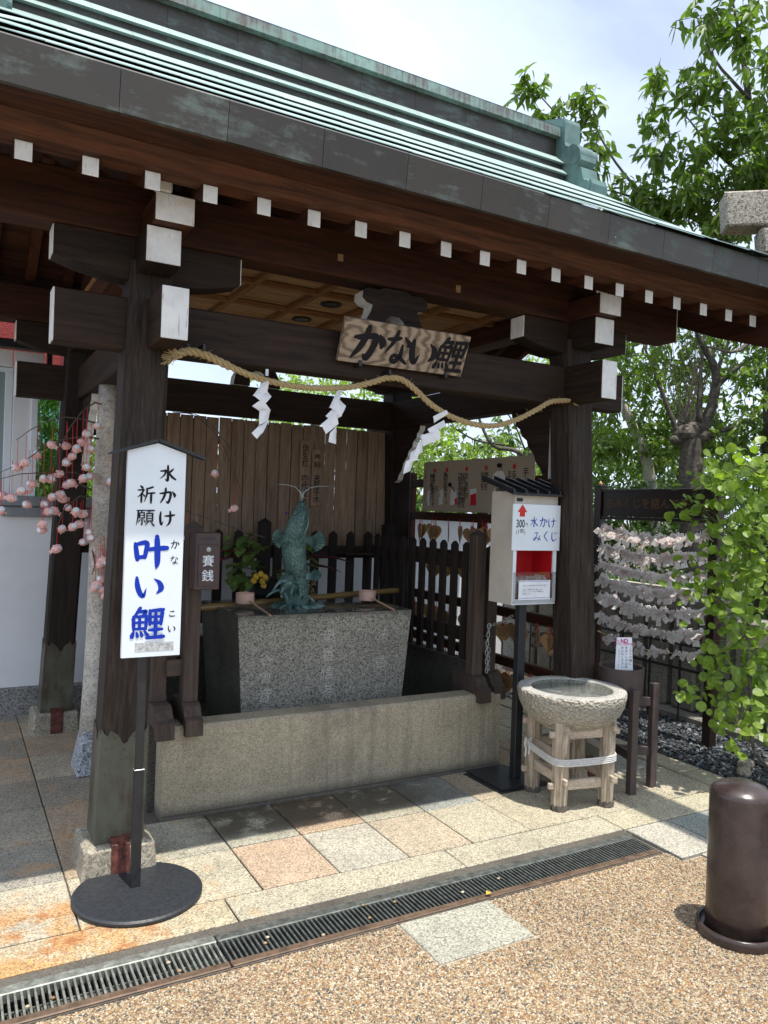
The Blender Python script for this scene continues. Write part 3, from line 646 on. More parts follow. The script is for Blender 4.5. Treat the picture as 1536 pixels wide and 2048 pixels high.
# upper beams: keta (X) and cross beams (Y)
for y in (YF-.003, YB+.003): beam('eave_beam', M['redX'], -.08, mirx(-.08), y-.08, y+.08, 2.586, 2.800, 'lr')
for x in (.733, mirx(.733)): beam('cross_beam', M['redY'], x-.077, x+.077, 3.052, miry(3.052), 2.583, 2.693, 'fb')
# stub of the curved top of the cross beam (white step above the end)
for x in (.690, mirx(.776)): bx(pav, 'cross_beam_shoulder', M['white'], x-.032, x+.030, 3.046, 3.09, 2.6935, 2.768, .008)
# bracket arms under the eave beams (curved undersides) X direction
def arm_profile(a0, a1, c, zt, zb, e=.118):
    """(a, z) outline: flat top, boat-shaped underside"""
    pts = []
    half = (a1-a0)/2; mid = (a0+a1)/2
    lo = []
    for t in np.linspace(-1, 1, 21):
        z = zb+(zt-e-zb)*max(0, (abs(t)-.25)/.75)**1.8; lo.append((mid+half*t, z))
    return lo+[(a1, zt), (a0, zt)]
for sx, x in ((-1, XL), (1, XR)):
    for y in (YF, YB):
        a0, a1 = x-.383, x+.383
        o = part(pav, 'bracket_arm', MB().prism(arm_profile(a0, a1, 0, 2.583, 2.412), 1, y-.058, y+.058), M['woodX'])
        part(o, 'white_end', MB().box(a0-.005, a0+.001, y-.056, y+.056, 2.467, 2.581, .002), M['white'])
        part(o, 'white_end', MB().box(a1-.001, a1+.005, y-.056, y+.056, 2.467, 2.581, .002), M['white'])
    for x2 in (x+.002*sx,):
        for (ya, yb) in ((3.115, YF+.30), (YB-.30, miry(3.115))):
            bx2 = .069; o = part(pav, 'bracket_arm', MB().prism([(ya, 2.437), (yb, 2.437), (yb, 2.580), (ya, 2.580)] if False else ([(ya, 2.437), (yb-.12, 2.425), (yb, 2.47), (yb, 2.580), (ya, 2.580)] if ya < CY-.5 and yb < CY else [(ya, 2.47), (ya+.12, 2.425), (yb, 2.437), (yb, 2.580), (ya, 2.580)]), 0, x2-bx2, x2+bx2), M['woodY'], recalc=True)
            ye = ya if yb < CY else yb; s = -1 if yb < CY else 1
            part(o, 'white_end', MB().box(x2-bx2+.002, x2+bx2-.002, min(ye, ye+s*.006), max(ye, ye+s*.006), 2.439, 2.578, .002), M['white'])
# knee brackets below the side tie beams, white scalloped edges
sc = [(0, 0), (.36, 0), (.352, -.035), (.322, -.055), (.312, -.09), (.27, -.115), (.255, -.155), (.205, -.185), (.19, -.225), (.135, -.27), (.115, -.32), (.07, -.36), (.05, -.40), (0, -.42)]
for x in (.741, mirx(.741)):
    for s, yb in ((1, YF+.085), (-1, YB-.085)):
        pts = [(yb+s*a, 2.127+z) for a, z in sc]
        part(pav, 'knee_bracket', MB().prism(pts, 0, x-.022, x+.022, off=1), [M['woodY'], M['white']], recalc=True)
# rafters: tips at y 2.90, white ends; rear rafters mirrored
SL = .43
rx = [CX+.2143*k for k in range(-11, 12)]
for sy in (-1, 1):
    for k, x in enumerate(rx):
        y0 = 2.90; z0 = 2.632; L = CY-y0-.02; w = .0285
        def yy(y): return y if sy < 0 else miry(y)
        prof = [(yy(y0), z0), (yy(y0+L), z0+SL*L), (yy(y0+L), z0+SL*L+.067), (yy(y0), z0+.067)]
        o = part(pav, 'rafter', MB().prism(prof, 0, x-w, x+w), M['redY'], recalc=True)
        ye = yy(y0)
        part(o, 'white_end', MB().box(x-w+.001, x+w-.001, min(ye, ye+sy*.004), max(ye, ye+sy*.004), z0+.001, z0+.066, .002), M['white'])
# sheathing boards above rafters
for sy in (-1, 1):
    n = 11
    for k in range(n):
        a = 2.93+(CY-2.93)*k/n; b = 2.93+(CY-2.93)*(k+1)/n-.004
        za = 2.702+SL*(a-2.90); zb = 2.702+SL*(b-2.90)
        ya, yb = (a, b) if sy < 0 else (miry(b), miry(a)); z1, z2 = (za, zb) if sy < 0 else (zb, za)
        part(pav, 'sheathing_board', MB().prism([(ya, z1), (yb, z2), (yb, z2+.018), (ya, z1+.018)], 0, CX-2.30, CX+2.30), M['redX'])
    # eave boards
    def pz(l): return [(p[0] if sy < 0 else miry(p[0]), p[1]) for p in l]
    part(pav, 'eave_board', MB().prism(pz([(2.855, 2.700), (2.965, 2.700), (2.965, 2.800), (2.795, 2.80), (2.795, 2.752)]), 0, CX-2.30, CX+2.30), M['eaveX'], recalc=True)
    part(pav, 'eave_board', MB().prism(pz([(2.797, 2.756), (2.670, 2.770), (2.670, 2.86), (2.797, 2.86)]), 0, CX-2.30, CX+2.30), M['redX'], recalc=True)
# barge boards at the gables
for s in (-1, 1):
    x = CX+s*2.235
    for sy in (-1, 1):
        P = [(2.70, 2.46), (3.2, 2.63), (3.8, 2.88), (CY, 3.18), (CY, 3.82), (3.8, 3.50), (3.2, 3.15), (2.70, 2.86)]
        P = [(p[0] if sy < 0 else miry(p[0]), p[1]) for p in P]
        part(pav, 'barge_board', MB().prism(P, 0, x-.025, x+.025), M['redY'], recalc=True)
# gable wall inside
for s in (-1, 1):
    x = CX+s*1.19; part(pav, 'gable_board', MB().prism([(YF, 2.80), (YB, 2.80), (CY, 3.30)], 0, x-.02, x+.02), M['redY'])
# roof courses
prof = [(2.64, 2.893), (2.8, 2.990), (3.1, 3.171), (3.4, 3.356), (3.7, 3.544), (4.0, 3.739), (4.1, 3.804), (4.22, 3.884)]
def rz(y): return float(np.interp(y, [p[0] for p in prof], [p[1] for p in prof]))
cy = [2.640, 2.75, 3.07, 3.41, 3.75, 4.14]
VX = CX+2.18; VXl = 2*CX-VX
def vdrop(x, y):
    e = max(0, (abs(x-CX)-1.83)/.35); d = max(0, min(1, (CY-abs(y-CY)-2.7)/.9)); return .105*min(e, 1)**1.6*d
for sy in (-1, 1):
    for k in range(len(cy)-1):
        a, b = cy[k], cy[k+1]+.02; n = 13; off = (k % 2)*.5
        xs = [VXl]+[VXl+.10, VXl+.2]+[VXl+(VX-VXl)*(i+off)/n for i in range(1, n)]+[VX-.2, VX-.10, VX]; xs = sorted(xs)
        for i in range(len(xs)-1):
            z1, z2 = rz(a)+(.0125 if k else .004), rz(b)+.001; g = .0015; a = a-(.012 if k else 0)
            Y = (lambda y: y) if sy < 0 else miry
            P = [(Y(a), z1-.0035), (Y(b), z2-.004), (Y(b), z2), (Y(a), z1)]
            xa_, xb_ = xs[i]+(g if i else 0), xs[i+1]-(g if i < len(xs)-2 else 0)
            if xb_-xa_ < .012: continue
            mm = MB().prism(P, 0, xa_, xb_); mm.v = [(vx, vy, vz-vdrop(vx, vy)) for vx, vy, vz in mm.v]
            part(pav, 'roof_sheet', mm, M['patina'], recalc=True)
    # deep copper fascia in sheets
    n = 12; w = (VX-VXl)/n
    for i in range(n):
        x0 = VXl+w*i; x1 = x0+w; Y = (lambda y: y) if sy < 0 else miry
        P = [(Y(2.648), 2.762), (Y(2.668), 2.762), (Y(2.668), 2.895), (Y(2.640), 2.905), (Y(2.633), 2.897)]
        part(pav, 'fascia_sheet', MB().prism(P, 0, x0+.001, x1-.001), M['fascia'], recalc=True)
for s in (-1, 1):   # copper verge
    x = VX if s > 0 else VXl
    for sy in (-1, 1):
        pts = [(p[0], p[1]-.001-vdrop(VX, p[0])) for p in prof[:-1]]+[(CY, 3.78)]; low = [(p[0], p[1]-.11) for p in pts][::-1]
        P = [(p[0] if sy < 0 else miry(p[0]), p[1]) for p in pts+low]
        part(pav, 'verge_sheet', MB().prism(P, 0, x-.004, x+.012), M['fascia'], recalc=True)
# ridge box
def ridge(name, y0, z0, z1, mat, n=9, off=0.0, dy=0.0):
    for sy in (-1, 1):
        Y = (lambda y: y) if sy < 0 else miry
        xs = [.16]+[.16+(3.634-.16)*(i+off)/n for i in range(1, n)]+[3.634]
        for i in range(len(xs)-1):
            P = [(Y(y0), z0), (CY, z0), (CY, z1), (Y(y0+dy), z1)]
            part(pav, name, MB().prism(P, 0, xs[i]+.0008, xs[i+1]-.0008), mat, recalc=True)
def zy(px, y): return at(768, px, 1, y).z
ridge('ridge_sheet', 4.085, 3.74, zy(231, 4.058), M['fascia'], 9, 0)
ridge('ridge_ledge', 4.058, zy(231, 4.058), zy(224.5, 4.12), M['patina'], 9, .5, .062)
ridge('ridge_sheet', 4.125, zy(224.5, 4.12)-.01, zy(208, 4.098), M['fascia'], 9, .5)
ridge('ridge_ledge', 4.098, zy(208, 4.098), zy(199.5, 4.185), M['patina'], 9, 0, .087)
ridge('ridge_sheet', 4.195, zy(199.5, 4.185)-.01, zy(152, 4.195), M['fascia'], 9, 0)
ridge('ridge_cap', 4.150, zy(152, 4.16), zy(127, 4.150), M['ridgecap'], 10, 0, .004)
part(pav, 'ridge_top', MB().prism([(4.152, zy(127, 4.15)), (CY, zy(127, 4.15)+.05), (miry(4.152), zy(127, 4.15))][::-1], 0, .16, 3.634), M['patina'], recalc=True)
# ridge-end ornaments
oni = [(4.122, 4.249), (4.112, 4.22), (4.110, 4.08), (4.10, 4.051), (4.066, 4.030), (4.032, 4.037), (3.985, 4.01), (3.951, 3.955), (3.943, 3.898), (3.971, 3.865), (3.936, 3.841), (3.918, 3.765), (3.892, 3.726), (3.865, 3.722), (3.842, 3.735), (3.832, 3.70), (3.84, 3.64), (3.87, 3.615), (3.90, 3.60)]
oni2 = oni+[(CY, 3.78)]+[(miry(a), b) for a, b in oni[::-1]]+[(CY, 4.33)]
for x0, x1 in ((3.636, 3.775), (.02, .158)):
    o = part(pav, 'ridge_end_ornament', MB().prism(oni2, 0, x0, x1, off=0), M['oni'], recalc=True)
    for (yc, zc, r) in [(4.005, 3.945, .058), (3.905, 3.685, .058)]:
        for yv in (yc, miry(yc)): part(o, 'scroll', MB().tube([(x0-.004, yv, zc), (x1+.02, yv, zc)], r, 24), M['oni'])
# ceiling
cx0, cx1, cy0, cy1 = .663, 3.253, 3.5575, 5.3375; nx, ny = 7, 4
bx(pav, 'ceiling_border', M['ceilX'], .66, 3.25, 3.40, 3.55, 2.712, 2.73, 0)
for i in range(nx):
    for j in range(ny):
        a, b = cx0+(cx1-cx0)*i/nx, cx0+(cx1-cx0)*(i+1)/nx; c, d = cy0+(cy1-cy0)*j/ny, cy0+(cy1-cy0)*(j+1)/ny
        bx(pav, 'ceiling_panel', M['ceilX'], a+.002, b-.002, c+.002, d-.002, 2.715+random.uniform(0, .003), 2.73, 0)
for i in range(nx+1):
    x = cx0+(cx1-cx0)*i/nx; bx(pav, 'ceiling_batten', M['ceilB'], x-.017, x+.017, cy0, cy1, 2.682, 2.714, .003)
for j in range(ny+1):
    y = cy0+(cy1-cy0)*j/ny; bx(pav, 'ceiling_batten', M['ceilBX'], cx0-.02, cx1+.02, y-.016, y+.016, 2.684, 2.713, .003)
for y in (4.225, 4.67):
    o = part(pav, 'downlight', MB().lathe([(.062, 0), (.066, -.006), (.055, -.010), (.052, 0)], 24, (1.958, y, 2.715)), M['black']); part(o, 'lens', MB().lathe([(.001, 0), (.045, -.004), (.052, .0)], 20, (1.958, y, 2.713)), M['black'])
# frog-leg strut on the front tie beam
ko = [(-.175, 2.337), (-.165, 2.40), (-.135, 2.455), (-.128, 2.485), (-.160, 2.492), (-.185, 2.512), (-.182, 2.545), (-.15, 2.566), (-.10, 2.562), (-.06, 2.578), (.06, 2.578), (.10, 2.562), (.15, 2.566), (.182, 2.545), (.185, 2.512), (.160, 2.492), (.128, 2.485), (.135, 2.455), (.165, 2.40), (.175, 2.337),
      (.055, 2.337), (.056, 2.40), (.046, 2.428), (.02, 2.445), (-.02, 2.445), (-.046, 2.428), (-.056, 2.40), (-.055, 2.337)]
for yk in (YF-.02, YB-.03):
    part(pav, 'frog_leg_strut', MB().prism([(CX-.012+a, z) for a, z in ko], 1, yk-.045, yk+.045, off=1), [M['woodX'], M['white']], recalc=True)
# plank screen at the back
for k in range(23):
    x = .92+.0925*k
    if x > 3.02: break
    if k not in (15, 16, 17, 18, 7): bx(pav, 'backing_strip', M['black'], x+.078, x+.108, 5.4055, 5.4195, 1.13, 2.09, 0)
    o = bx(pav, 'screen_plank', M['plank'], x, x+.0925-random.choice([.005, .006, .007]), 5.39, 5.404, 1.125, 2.108+random.uniform(-.003, .003), .0015)
for z in (1.17, 1.95): bx(pav, 'screen_rail', M['woodX'], .75, 3.03, 5.42, 5.45, z-.03, z+.03)
bx(pav, 'mid_rail', M['woodX'], .75, 3.04, 5.305, 5.36, 2.16, 2.2)
for (x, z, n) in [(1.95, 2.56, 1)]: pass
for xk in (1.0, 1.3, 2.5, 2.8): bx(pav, 'peg_plug', M['ceilX'], at(680, 530, 1, 3.296).x-.014+((xk-1.0)*0), at(680, 530, 1, 3.296).x+.014, 3.292, 3.296, 2.655, 2.688, 0) if xk == 1.0 else None
p = at(916, 578, 1, 3.296); bx(pav, 'peg_plug', M['ceilX'], p.x-.014, p.x+.014, 3.292, 3.296, p.z-.018, p.z+.018, 0)

# ------------------------------------------------------------------ enclosure wall and trough
enc = thing('trough_enclosure', 'low granite enclosure wall around the foot of the stone water trough', 'stone wall', (CX, 3.7, 0))
m = MB(); pr = [(3.655, -.02), (3.79, -.02), (3.79, .43), (3.668, .43), (3.655, .415)]
m.prism(pr, 0, .905, 2.89); part(enc, 'front_kerb', m, M['curb'], recalc=True)
for s in (-1, 1):
    x0 = CX+s*.945
    m = MB().hexa([(min(x0, x0+s*.09), 3.795, -.02), (max(x0, x0+s*.09), 3.795, -.02), (max(x0, x0+s*.09), 5.3, -.02), (min(x0, x0+s*.09), 5.3, -.02), (min(x0, x0+s*.09), 3.795, .56), (max(x0, x0+s*.09), 3.795, .56), (max(x0, x0+s*.09), 5.3, .56), (min(x0, x0+s*.09), 5.3, .56)], .008)
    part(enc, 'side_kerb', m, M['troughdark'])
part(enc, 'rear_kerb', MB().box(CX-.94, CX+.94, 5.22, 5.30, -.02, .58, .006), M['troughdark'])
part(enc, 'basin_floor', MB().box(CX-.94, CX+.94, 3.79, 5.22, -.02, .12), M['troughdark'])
bx(enc, 'plinth_strip', M['mortar'], .90, 2.895, 3.628, 3.655, -.01, .012, .004)

tr = thing('water_trough', 'large granite water trough carved with characters, filled to the brim', 'water trough', (CX, 4.3, .1))
T0, T1, Yt0, Yt1, ZT = 1.356, 2.438, 3.965, 4.66, .898
m = MB()
lo = [(1.415, 3.99, .12), (2.38, 3.99, .12), (2.38, 4.63, .12), (1.415, 4.63, .12)]
hi = [(T0, Yt0, ZT), (T1, Yt0, ZT), (T1, Yt1, ZT), (T0, Yt1, ZT)]
r = .075; inn = [(T0+r, Yt0+r, ZT-.004), (T1-r, Yt0+r, ZT-.004), (T1-r, Yt1-r, ZT-.004), (T0+r, Yt1-r, ZT-.004)]
inb = [(p[0], p[1], ZT-.16) for p in inn]
m.add(lo+hi+inn+inb, [(0, 3, 2, 1), (0, 1, 5, 4), (2, 3, 7, 6), (4, 5, 9, 8), (5, 6, 10, 9), (6, 7, 11, 10), (7, 4, 8, 11), (9, 13, 12, 8), (10, 14, 13, 9), (11, 15, 14, 10), (8, 12, 15, 11), (12, 13, 14, 15)])
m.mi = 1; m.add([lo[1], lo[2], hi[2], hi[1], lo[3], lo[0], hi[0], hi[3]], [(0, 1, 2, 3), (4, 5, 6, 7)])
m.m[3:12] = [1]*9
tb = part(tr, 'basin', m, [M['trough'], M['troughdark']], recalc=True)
wm = MB(); nxw, nyw = 40, 26
for i in range(nxw+1):
    for j in range(nyw+1):
        x = T0+.006+(T1-T0-.012)*i/nxw; y = Yt0+.006+(Yt1-Yt0-.012)*j/nyw; d = math.hypot(x-1.80, y-4.3)
        wm.v.append((x, y, ZT+.0035+.0022*math.sin(d*70)*math.exp(-d*3)+random.uniform(-.0006, .0006)))
wm.f = [(i*(nyw+1)+j, (i+1)*(nyw+1)+j, (i+1)*(nyw+1)+j+1, i*(nyw+1)+j+1) for i in range(nxw) for j in range(nyw)]; wm.m = [0]*len(wm.f)
part(tr, 'water_surface', wm, M['water'], smooth=True)
fr = frame_xz((T0, Yt0-.001, ZT), (1, 0, 0), (0, -1, 0)); fr = (fr[0], fr[1], Vector((0, .032, -1)).normalized(), fr[3])
m = MB()
for s_, u, v, sz, pt in (('衆香信者', .50, .09, .085, .105), ('法善信', .85, .10, .08, .16), ('谷會音寺', .13, .20, .08, .10)): ftext(m, s_, fr, u, v, sz, True, 0.0, lift=.0015, pitch=pt)
m.v = [tuple(v) for v in m.v]
part(tr, 'carved_lettering', m, M['letterstone'])

# bamboo pole across the trough
bb = thing('bamboo_pole', 'wet bamboo pole laid across the back of the stone trough', 'pole', (CX, 4.42, .95))
A = at(350, 1221, 1, 4.33); B = at(795, 1180, 1, 4.50); pts = []; rs = []
for k in range(41):
    t = k/40; pts.append(A.lerp(B, t)); rs.append(.0185+(.004 if k in (6, 14, 22, 29, 35) else 0)+(.003 if .12 < t < .33 and k % 2 else 0))
part(bb, 'culm', MB().tube(pts, rs, 12), M['bamboo'], smooth=True)

# ladles
for k, (cup, hnd, lab) in enumerate([((1.505, 4.29, .925), (1.525, 3.93, .902), 'copper ladle with wooden handle left of the carp spout'), ((2.285, 4.25, .925), (2.31, 3.95, .902), 'copper ladle with wooden handle right of the carp spout')]):
    l = thing('ladle', lab, 'ladle', cup, group='ladles on the trough')
    part(l, 'cup', MB().lathe([(.050, 0), (.053, .002), (.054, .058), (.050, .060), (.049, .058), (.048, .010), (.001, .008)], 28, cup), M['ladlecup'], smooth=False)
    part(l, 'handle', MB().tube([(cup[0]+.01, cup[1]-.035, .945), hnd], .0058, 6), M['ladlestick'])

# ------------------------------------------------------------------ carp spout
cp = thing('carp_spout', 'green bronze carp statue standing upright on its tail with water spouting from its mouth', 'statue', (1.80, 4.30, .89))
K = [(1.862, 0.885, 0.0484, 0.0488), (1.853, 0.95, 0.055, 0.053), (1.842, 1.02, 0.0605, 0.0583), (1.826, 1.1, 0.0671, 0.0657), (1.812, 1.18, 0.0726, 0.0721), (1.806, 1.26, 0.0737, 0.0742), (1.811, 1.33, 0.0704, 0.0742), (1.822, 1.39, 0.0638, 0.07), (1.832, 1.43, 0.0561, 0.0625), (1.838, 1.46, 0.0462, 0.053), (1.841, 1.485, 0.033, 0.0382), (1.843, 1.505, 0.0253, 0.0265), (1.843, 1.522, 0.0231, 0.0223), (1.843, 1.53, 0.0132, 0.0127)]
m = MB(); n = 28
for (x, z, rx_, ry_) in K:
    for q in range(n):
        th = 2*math.pi*q/n; cx_, sy_ = math.cos(th), math.sin(th); yoff = .012*math.sin((z-.9)*5)
        m.v.append((x+rx_*cx_, 4.30+yoff+ry_*sy_*(1.12 if sy_ < 0 and abs(cx_) < .3 and z > 1.28 else 1), z))
for i in range(len(K)-1):
    for q in range(n): m.f.append((i*n+q, i*n+(q+1) % n, (i+1)*n+(q+1) % n, (i+1)*n+q)); m.m.append(0)
m.f.append(tuple((len(K)-1)*n+q for q in range(n))); m.m.append(0)
o = part(cp, 'body', m, M['bronze'], smooth=True); md = o.modifiers.new('s', 'SUBSURF'); md.levels = md.render_levels = 1
hd = MB()   # gill ridges, lips, eyes, barbels
for s in (-1, 1):
    hd.tube([(1.815+s*.008, 4.236, 1.300), (1.820+s*.026, 4.238, 1.345), (1.826+s*.042, 4.250, 1.39), (1.834+s*.040, 4.264, 1.44), (1.839+s*.024, 4.270, 1.472)], [.002, .005, .0055, .005, .002], 8)
    hd.ico((1.834+s*.048, 4.285, 1.435), .010)
hd.lathe([(.020, -.008), (.030, 0), (.030, .01), (.022, .018), (.015, .016)], 20, (1.843, 4.30, 1.505), )
for zc_, w_ in ((1.300, .030), (1.335, .036), (1.372, .036), (1.408, .030)):
    xc_ = float(np.interp(zc_, [k[1] for k in K], [k[0] for k in K])); yr_ = 4.30-float(np.interp(zc_, [k[1] for k in K], [k[3] for k in K]))*1.06
    hd.tube([(xc_-w_, yr_+.016, zc_+.030), (xc_-w_*.5, yr_+.002, zc_+.010), (xc_, yr_-.004, zc_-.008), (xc_+w_*.5, yr_+.002, zc_+.010), (xc_+w_, yr_+.016, zc_+.030)], [.001, .0035, .0045, .0035, .001], 6)
for s in (-1, 1): hd.tube([(1.843+s*.020, 4.268, 1.50), (1.843+s*.034, 4.262, 1.475), (1.843+s*.030, 4.255, 1.445)], [.003, .004, .001], 6)
part(cp, 'gill_ridge', hd, M['bronze2'], smooth=True)
def fin(p0, d, up, ln, wd, name='fin'):
    """fan fin: root p0, out direction d, spread direction up"""
    p0, d, up = Vector(p0), Vector(d).normalized(), Vector(up).normalized(); nrm = d.cross(up); m = MB(); n = 14; vs = []
    for i in range(n+1):
        a = (i/n-.5)*1.75; dirv = d*math.cos(a)+up*math.sin(a)*wd; rr = ln*(1-.22*abs(i/n-.45)); bmp = .0035*(1 if i % 2 else -1)
        vs += [p0+up*(i/n-.5)*.035+nrm*bmp*.2, p0+dirv*rr*.55+nrm*(bmp+.008), p0+dirv*rr+nrm*(bmp*1.3-.008)]
    m.add(vs, [f for i in range(n) for f in ((3*i, 3*i+3, 3*i+4, 3*i+1), (3*i+1, 3*i+4, 3*i+5, 3*i+2))])
    o = part(cp, name, m, M['bronze2'], recalc=True); s_ = o.modifiers.new('t', 'SOLIDIFY'); s_.thickness = .004
fin((1.865, 4.27, 1.295), (1, -.25, -.12), (.15, -.15, 1), .125, .75, 'pectoral_fin'); fin((1.752, 4.27, 1.305), (-1, -.15, .02), (-.1, -.1, 1), .115, .75, 'pectoral_fin')
fin((1.872, 4.26, 1.075), (1, -.4, .18), (-.1, -.2, 1), .095, .55, 'pelvic_fin'); fin((1.782, 4.26, 1.065), (-1, -.25, .0), (.1, -.1, 1), .095, .65, 'pelvic_fin')
wv = MB()   # curling wave crests round the tail
def curl(base, h, dx, dy, r0):
    pts = []; rs = []
    for k in range(12):
        t = k/11; pts.append((base[0]+dx*(t**1.3), base[1]+dy*t, base[2]+h*math.sin(2.45*t**.85))); rs.append(r0*(1-.88*t**.8)+.0015)
    wv.tube(pts, rs, 8)
for (dx0, h, dx, dy, r0) in [(-.045, .165, -.13, -.03, .030), (-.040, .150, -.10, -.07, .028), (-.025, .135, -.06, -.09, .024), (-.005, .115, -.02, -.10, .020), (.015, .075, .045, -.08, .016), (-.055, .110, -.15, -.01, .024), (-.03, .155, -.08, -.045, .026), (.03, .060, .06, -.05, .014)]:
    curl((1.825+dx0, 4.26, .89), h, dx, dy, r0)
for k in range(16):
    a = k/16*6.28; wv.tube([(1.83+.07*math.cos(a), 4.27+.06*math.sin(a), .885), (1.83+.13*math.cos(a), 4.27+.11*math.sin(a), .905), (1.83+.19*math.cos(a+.2), 4.27+.15*math.sin(a+.2), .893)], [.028, .018, .004], 7)
part(cp, 'wave_crest', wv, M['bronze2'], smooth=True)
sp = MB()   # jets
for (dx, dy) in [(-.165, -.02), (.165, -.03), (.07, .10)]:
    sp.tube([(1.843, 4.30, 1.515), (1.843+dx*.06, 4.30+dy*.05, 1.58), (1.843+dx*.3, 4.30+dy*.3, 1.612), (1.843+dx*.65, 4.30+dy*.65, 1.622), (1.843+dx, 4.30+dy, 1.622)], [.006, .0055, .004, .0035, .003], 7)
M['jet'] = plain('wet_spout_pipe', (.34, .38, .36), .18, .3)
part(cp, 'spout_pipe', sp, M['jet'], smooth=True)

# ------------------------------------------------------------------ flower arrangement behind carp
fl = thing('flower_arrangement', 'arrangement of green and purple leaves with yellow flowers behind the carp', 'flowers', (1.78, 4.62, .9))
def leafblade(p, d, ln, w, curl=.25, n=5, up=(0, 0, 1)):
    p, d = Vector(p), Vector(d).normalized(); s = d.cross(Vector(up)); s = s.normalized() if s.length > 1e-4 else Vector((1, 0, 0)); vs = []; fs = []
    for i in range(n+1):
        t = i/n; c = p+d*ln*t+Vector((0, 0, -curl*ln*t*t)); ww = w*math.sin(math.pi*min(.98, t*.92+.06))**.8; z = Vector((0, 0, ww*.3))
        vs += [c-s*ww+z, c, c+s*ww+z]
    for i in range(n): fs += [(3*i, 3*i+1, 3*i+4, 3*i+3), (3*i+1, 3*i+2, 3*i+5, 3*i+4)]
    return vs, fs
part(fl, 'pot', MB().lathe([(.07, 0), (.10, .03), (.11, .12), (.10, .13)], 20, (1.78, 4.72, .90)), M['black'])
for k in range(64):
    a = random.uniform(-2.9, .15) if k % 3 else random.uniform(0, 6.28); m = MB(); rr = random.uniform(.06, .25); side = -1 if k % 3 else 1
    p = (1.76+side*random.uniform(.03, .27), 4.60+random.uniform(-.08, .08), random.uniform(.98, 1.32)); m.add(*leafblade(p, (side*random.uniform(.1, 1), -random.uniform(.2, .9), random.uniform(-.5, .4)), random.uniform(.09, .13), random.uniform(.028, .042), .3))
    part(fl, 'leaf', m, M['plantgreen'])
for (x, s) in [(1.70, -1), (1.66, -1), (1.92, 1), (1.95, 1), (1.98, 1)]:
    m = MB(); m.add(*leafblade((x, 4.58, 1.08+random.uniform(-.02, .10)), (s, -.25, random.uniform(.1, .55)), .32, .048, .25, 8)); part(fl, 'purple_leaf', m, M['plantpurple'])
for (x, z) in [(1.625, 1.06), (1.655, 1.075), (1.61, 1.035), (1.665, 1.03), (1.685, 1.055), (1.675, 1.005)]:
    fo = part(fl, 'yellow_flower', MB().lathe([(.004, -.02), (.014, 0), (.020, .010), (.015, .012), (.006, .004)], 10, (0, 0, 0)), M['yellow'], local=True); fo.location = (x-1.78, 4.46-4.62, z-.9); fo.rotation_euler = (R(75), 0, R(20))
m = MB()
for k in range(60):
    x = random.uniform(1.90, 2.03); z = random.uniform(.90, 1.08); m.tube([(1.93, 4.5, 1.10), (x, 4.46, z)], .0015, 3); m.ico((x, 4.46, z), .007, (1, 1, 1.4))
part(fl, 'dried_stems', m, M['dried'])
part(fl, 'purple_flower', MB().ico((1.765, 4.34, 1.452), .010, sub=1), M['purple'])

# ------------------------------------------------------------------ picket fences
def picket(mb, x, y, z0, z1, w, d, ax='x'):
    a, b = (w/2, d/2) if ax == 'x' else (d/2, w/2); h = w*.42
    if ax == 'x': mb.prism([(x-a, z0), (x+a, z0), (x+a, z1-h), (x, z1), (x-a, z1-h)], 1, y-b, y+b)
    else: mb.prism([(y-b, z0), (y+b, z0), (y+b, z1-h), (y, z1), (y-b, z1-h)], 0, x-a, x+a)
def ppost(root, x, y, z0, z1, w, mat=None):
    m = MB().hexa([(x-w, y-w, z0), (x+w, y-w, z0), (x+w, y+w, z0), (x-w, y+w, z0), (x-w, y-w, z1-w*.8), (x+w, y-w, z1-w*.8), (x+w, y+w, z1-w*.8), (x-w, y+w, z1-w*.8)], .003)
    n = len(m.v); m.add([(x-w, y-w, z1-w*.8), (x+w, y-w, z1-w*.8), (x+w, y+w, z1-w*.8), (x-w, y+w, z1-w*.8), (x, y, z1)], [(0, 1, 4), (1, 2, 4), (2, 3, 4), (3, 0, 4)])
    return part(root, 'post', m, mat or M['fencefront'])
pf = thing('rear_picket_fence', 'dark picket fence with pointed pales behind the stone trough', 'fence', (CX, 5.2, .58))
xs = [1.03+.1455*k for k in range(14)]
for k, x in enumerate(xs):
    if k in (6, 13): continue
    m = MB(); picket(m, x, 5.185, .60, 1.322, .062, .022); part(pf, 'picket', m, M['fence'])
ppost(pf, 1.955, 5.21, .58, 1.405, .038, M['fence']); ppost(pf, 2.965, 5.21, .58, 1.40, .038, M['fence'])
for z in (1.165, .72): bx(pf, 'rail', M['woodX'], 1.0, 3.0, 5.198, 5.235, z-.045, z+.045)
def footpiece(root, x, y0, y1, w=.042, mat=None):
    z = .432; L = [(y0, z-.055), (y0+.02, z-.085) if False else (y0+.004, z-.03), (y0+.035, z), (y1, z), (y1, z+.10), (y0+.10, z+.10), (y0+.06, z+.085), (y0+.03, z+.045), (y0+.005, z+.025)]
    L = [(y0, z-.045), (y0+.04, z-.045), (y0+.058, z+.002), (y1, z+.002), (y1, z+.098), (y0+.085, z+.098), (y0+.06, z+.085), (y0+.035, z+.045), (y0+.002, z+.03)]
    part(root, 'foot_sill', MB().prism(L, 0, x-w, x+w), mat or M['fencefront'], recalc=True)
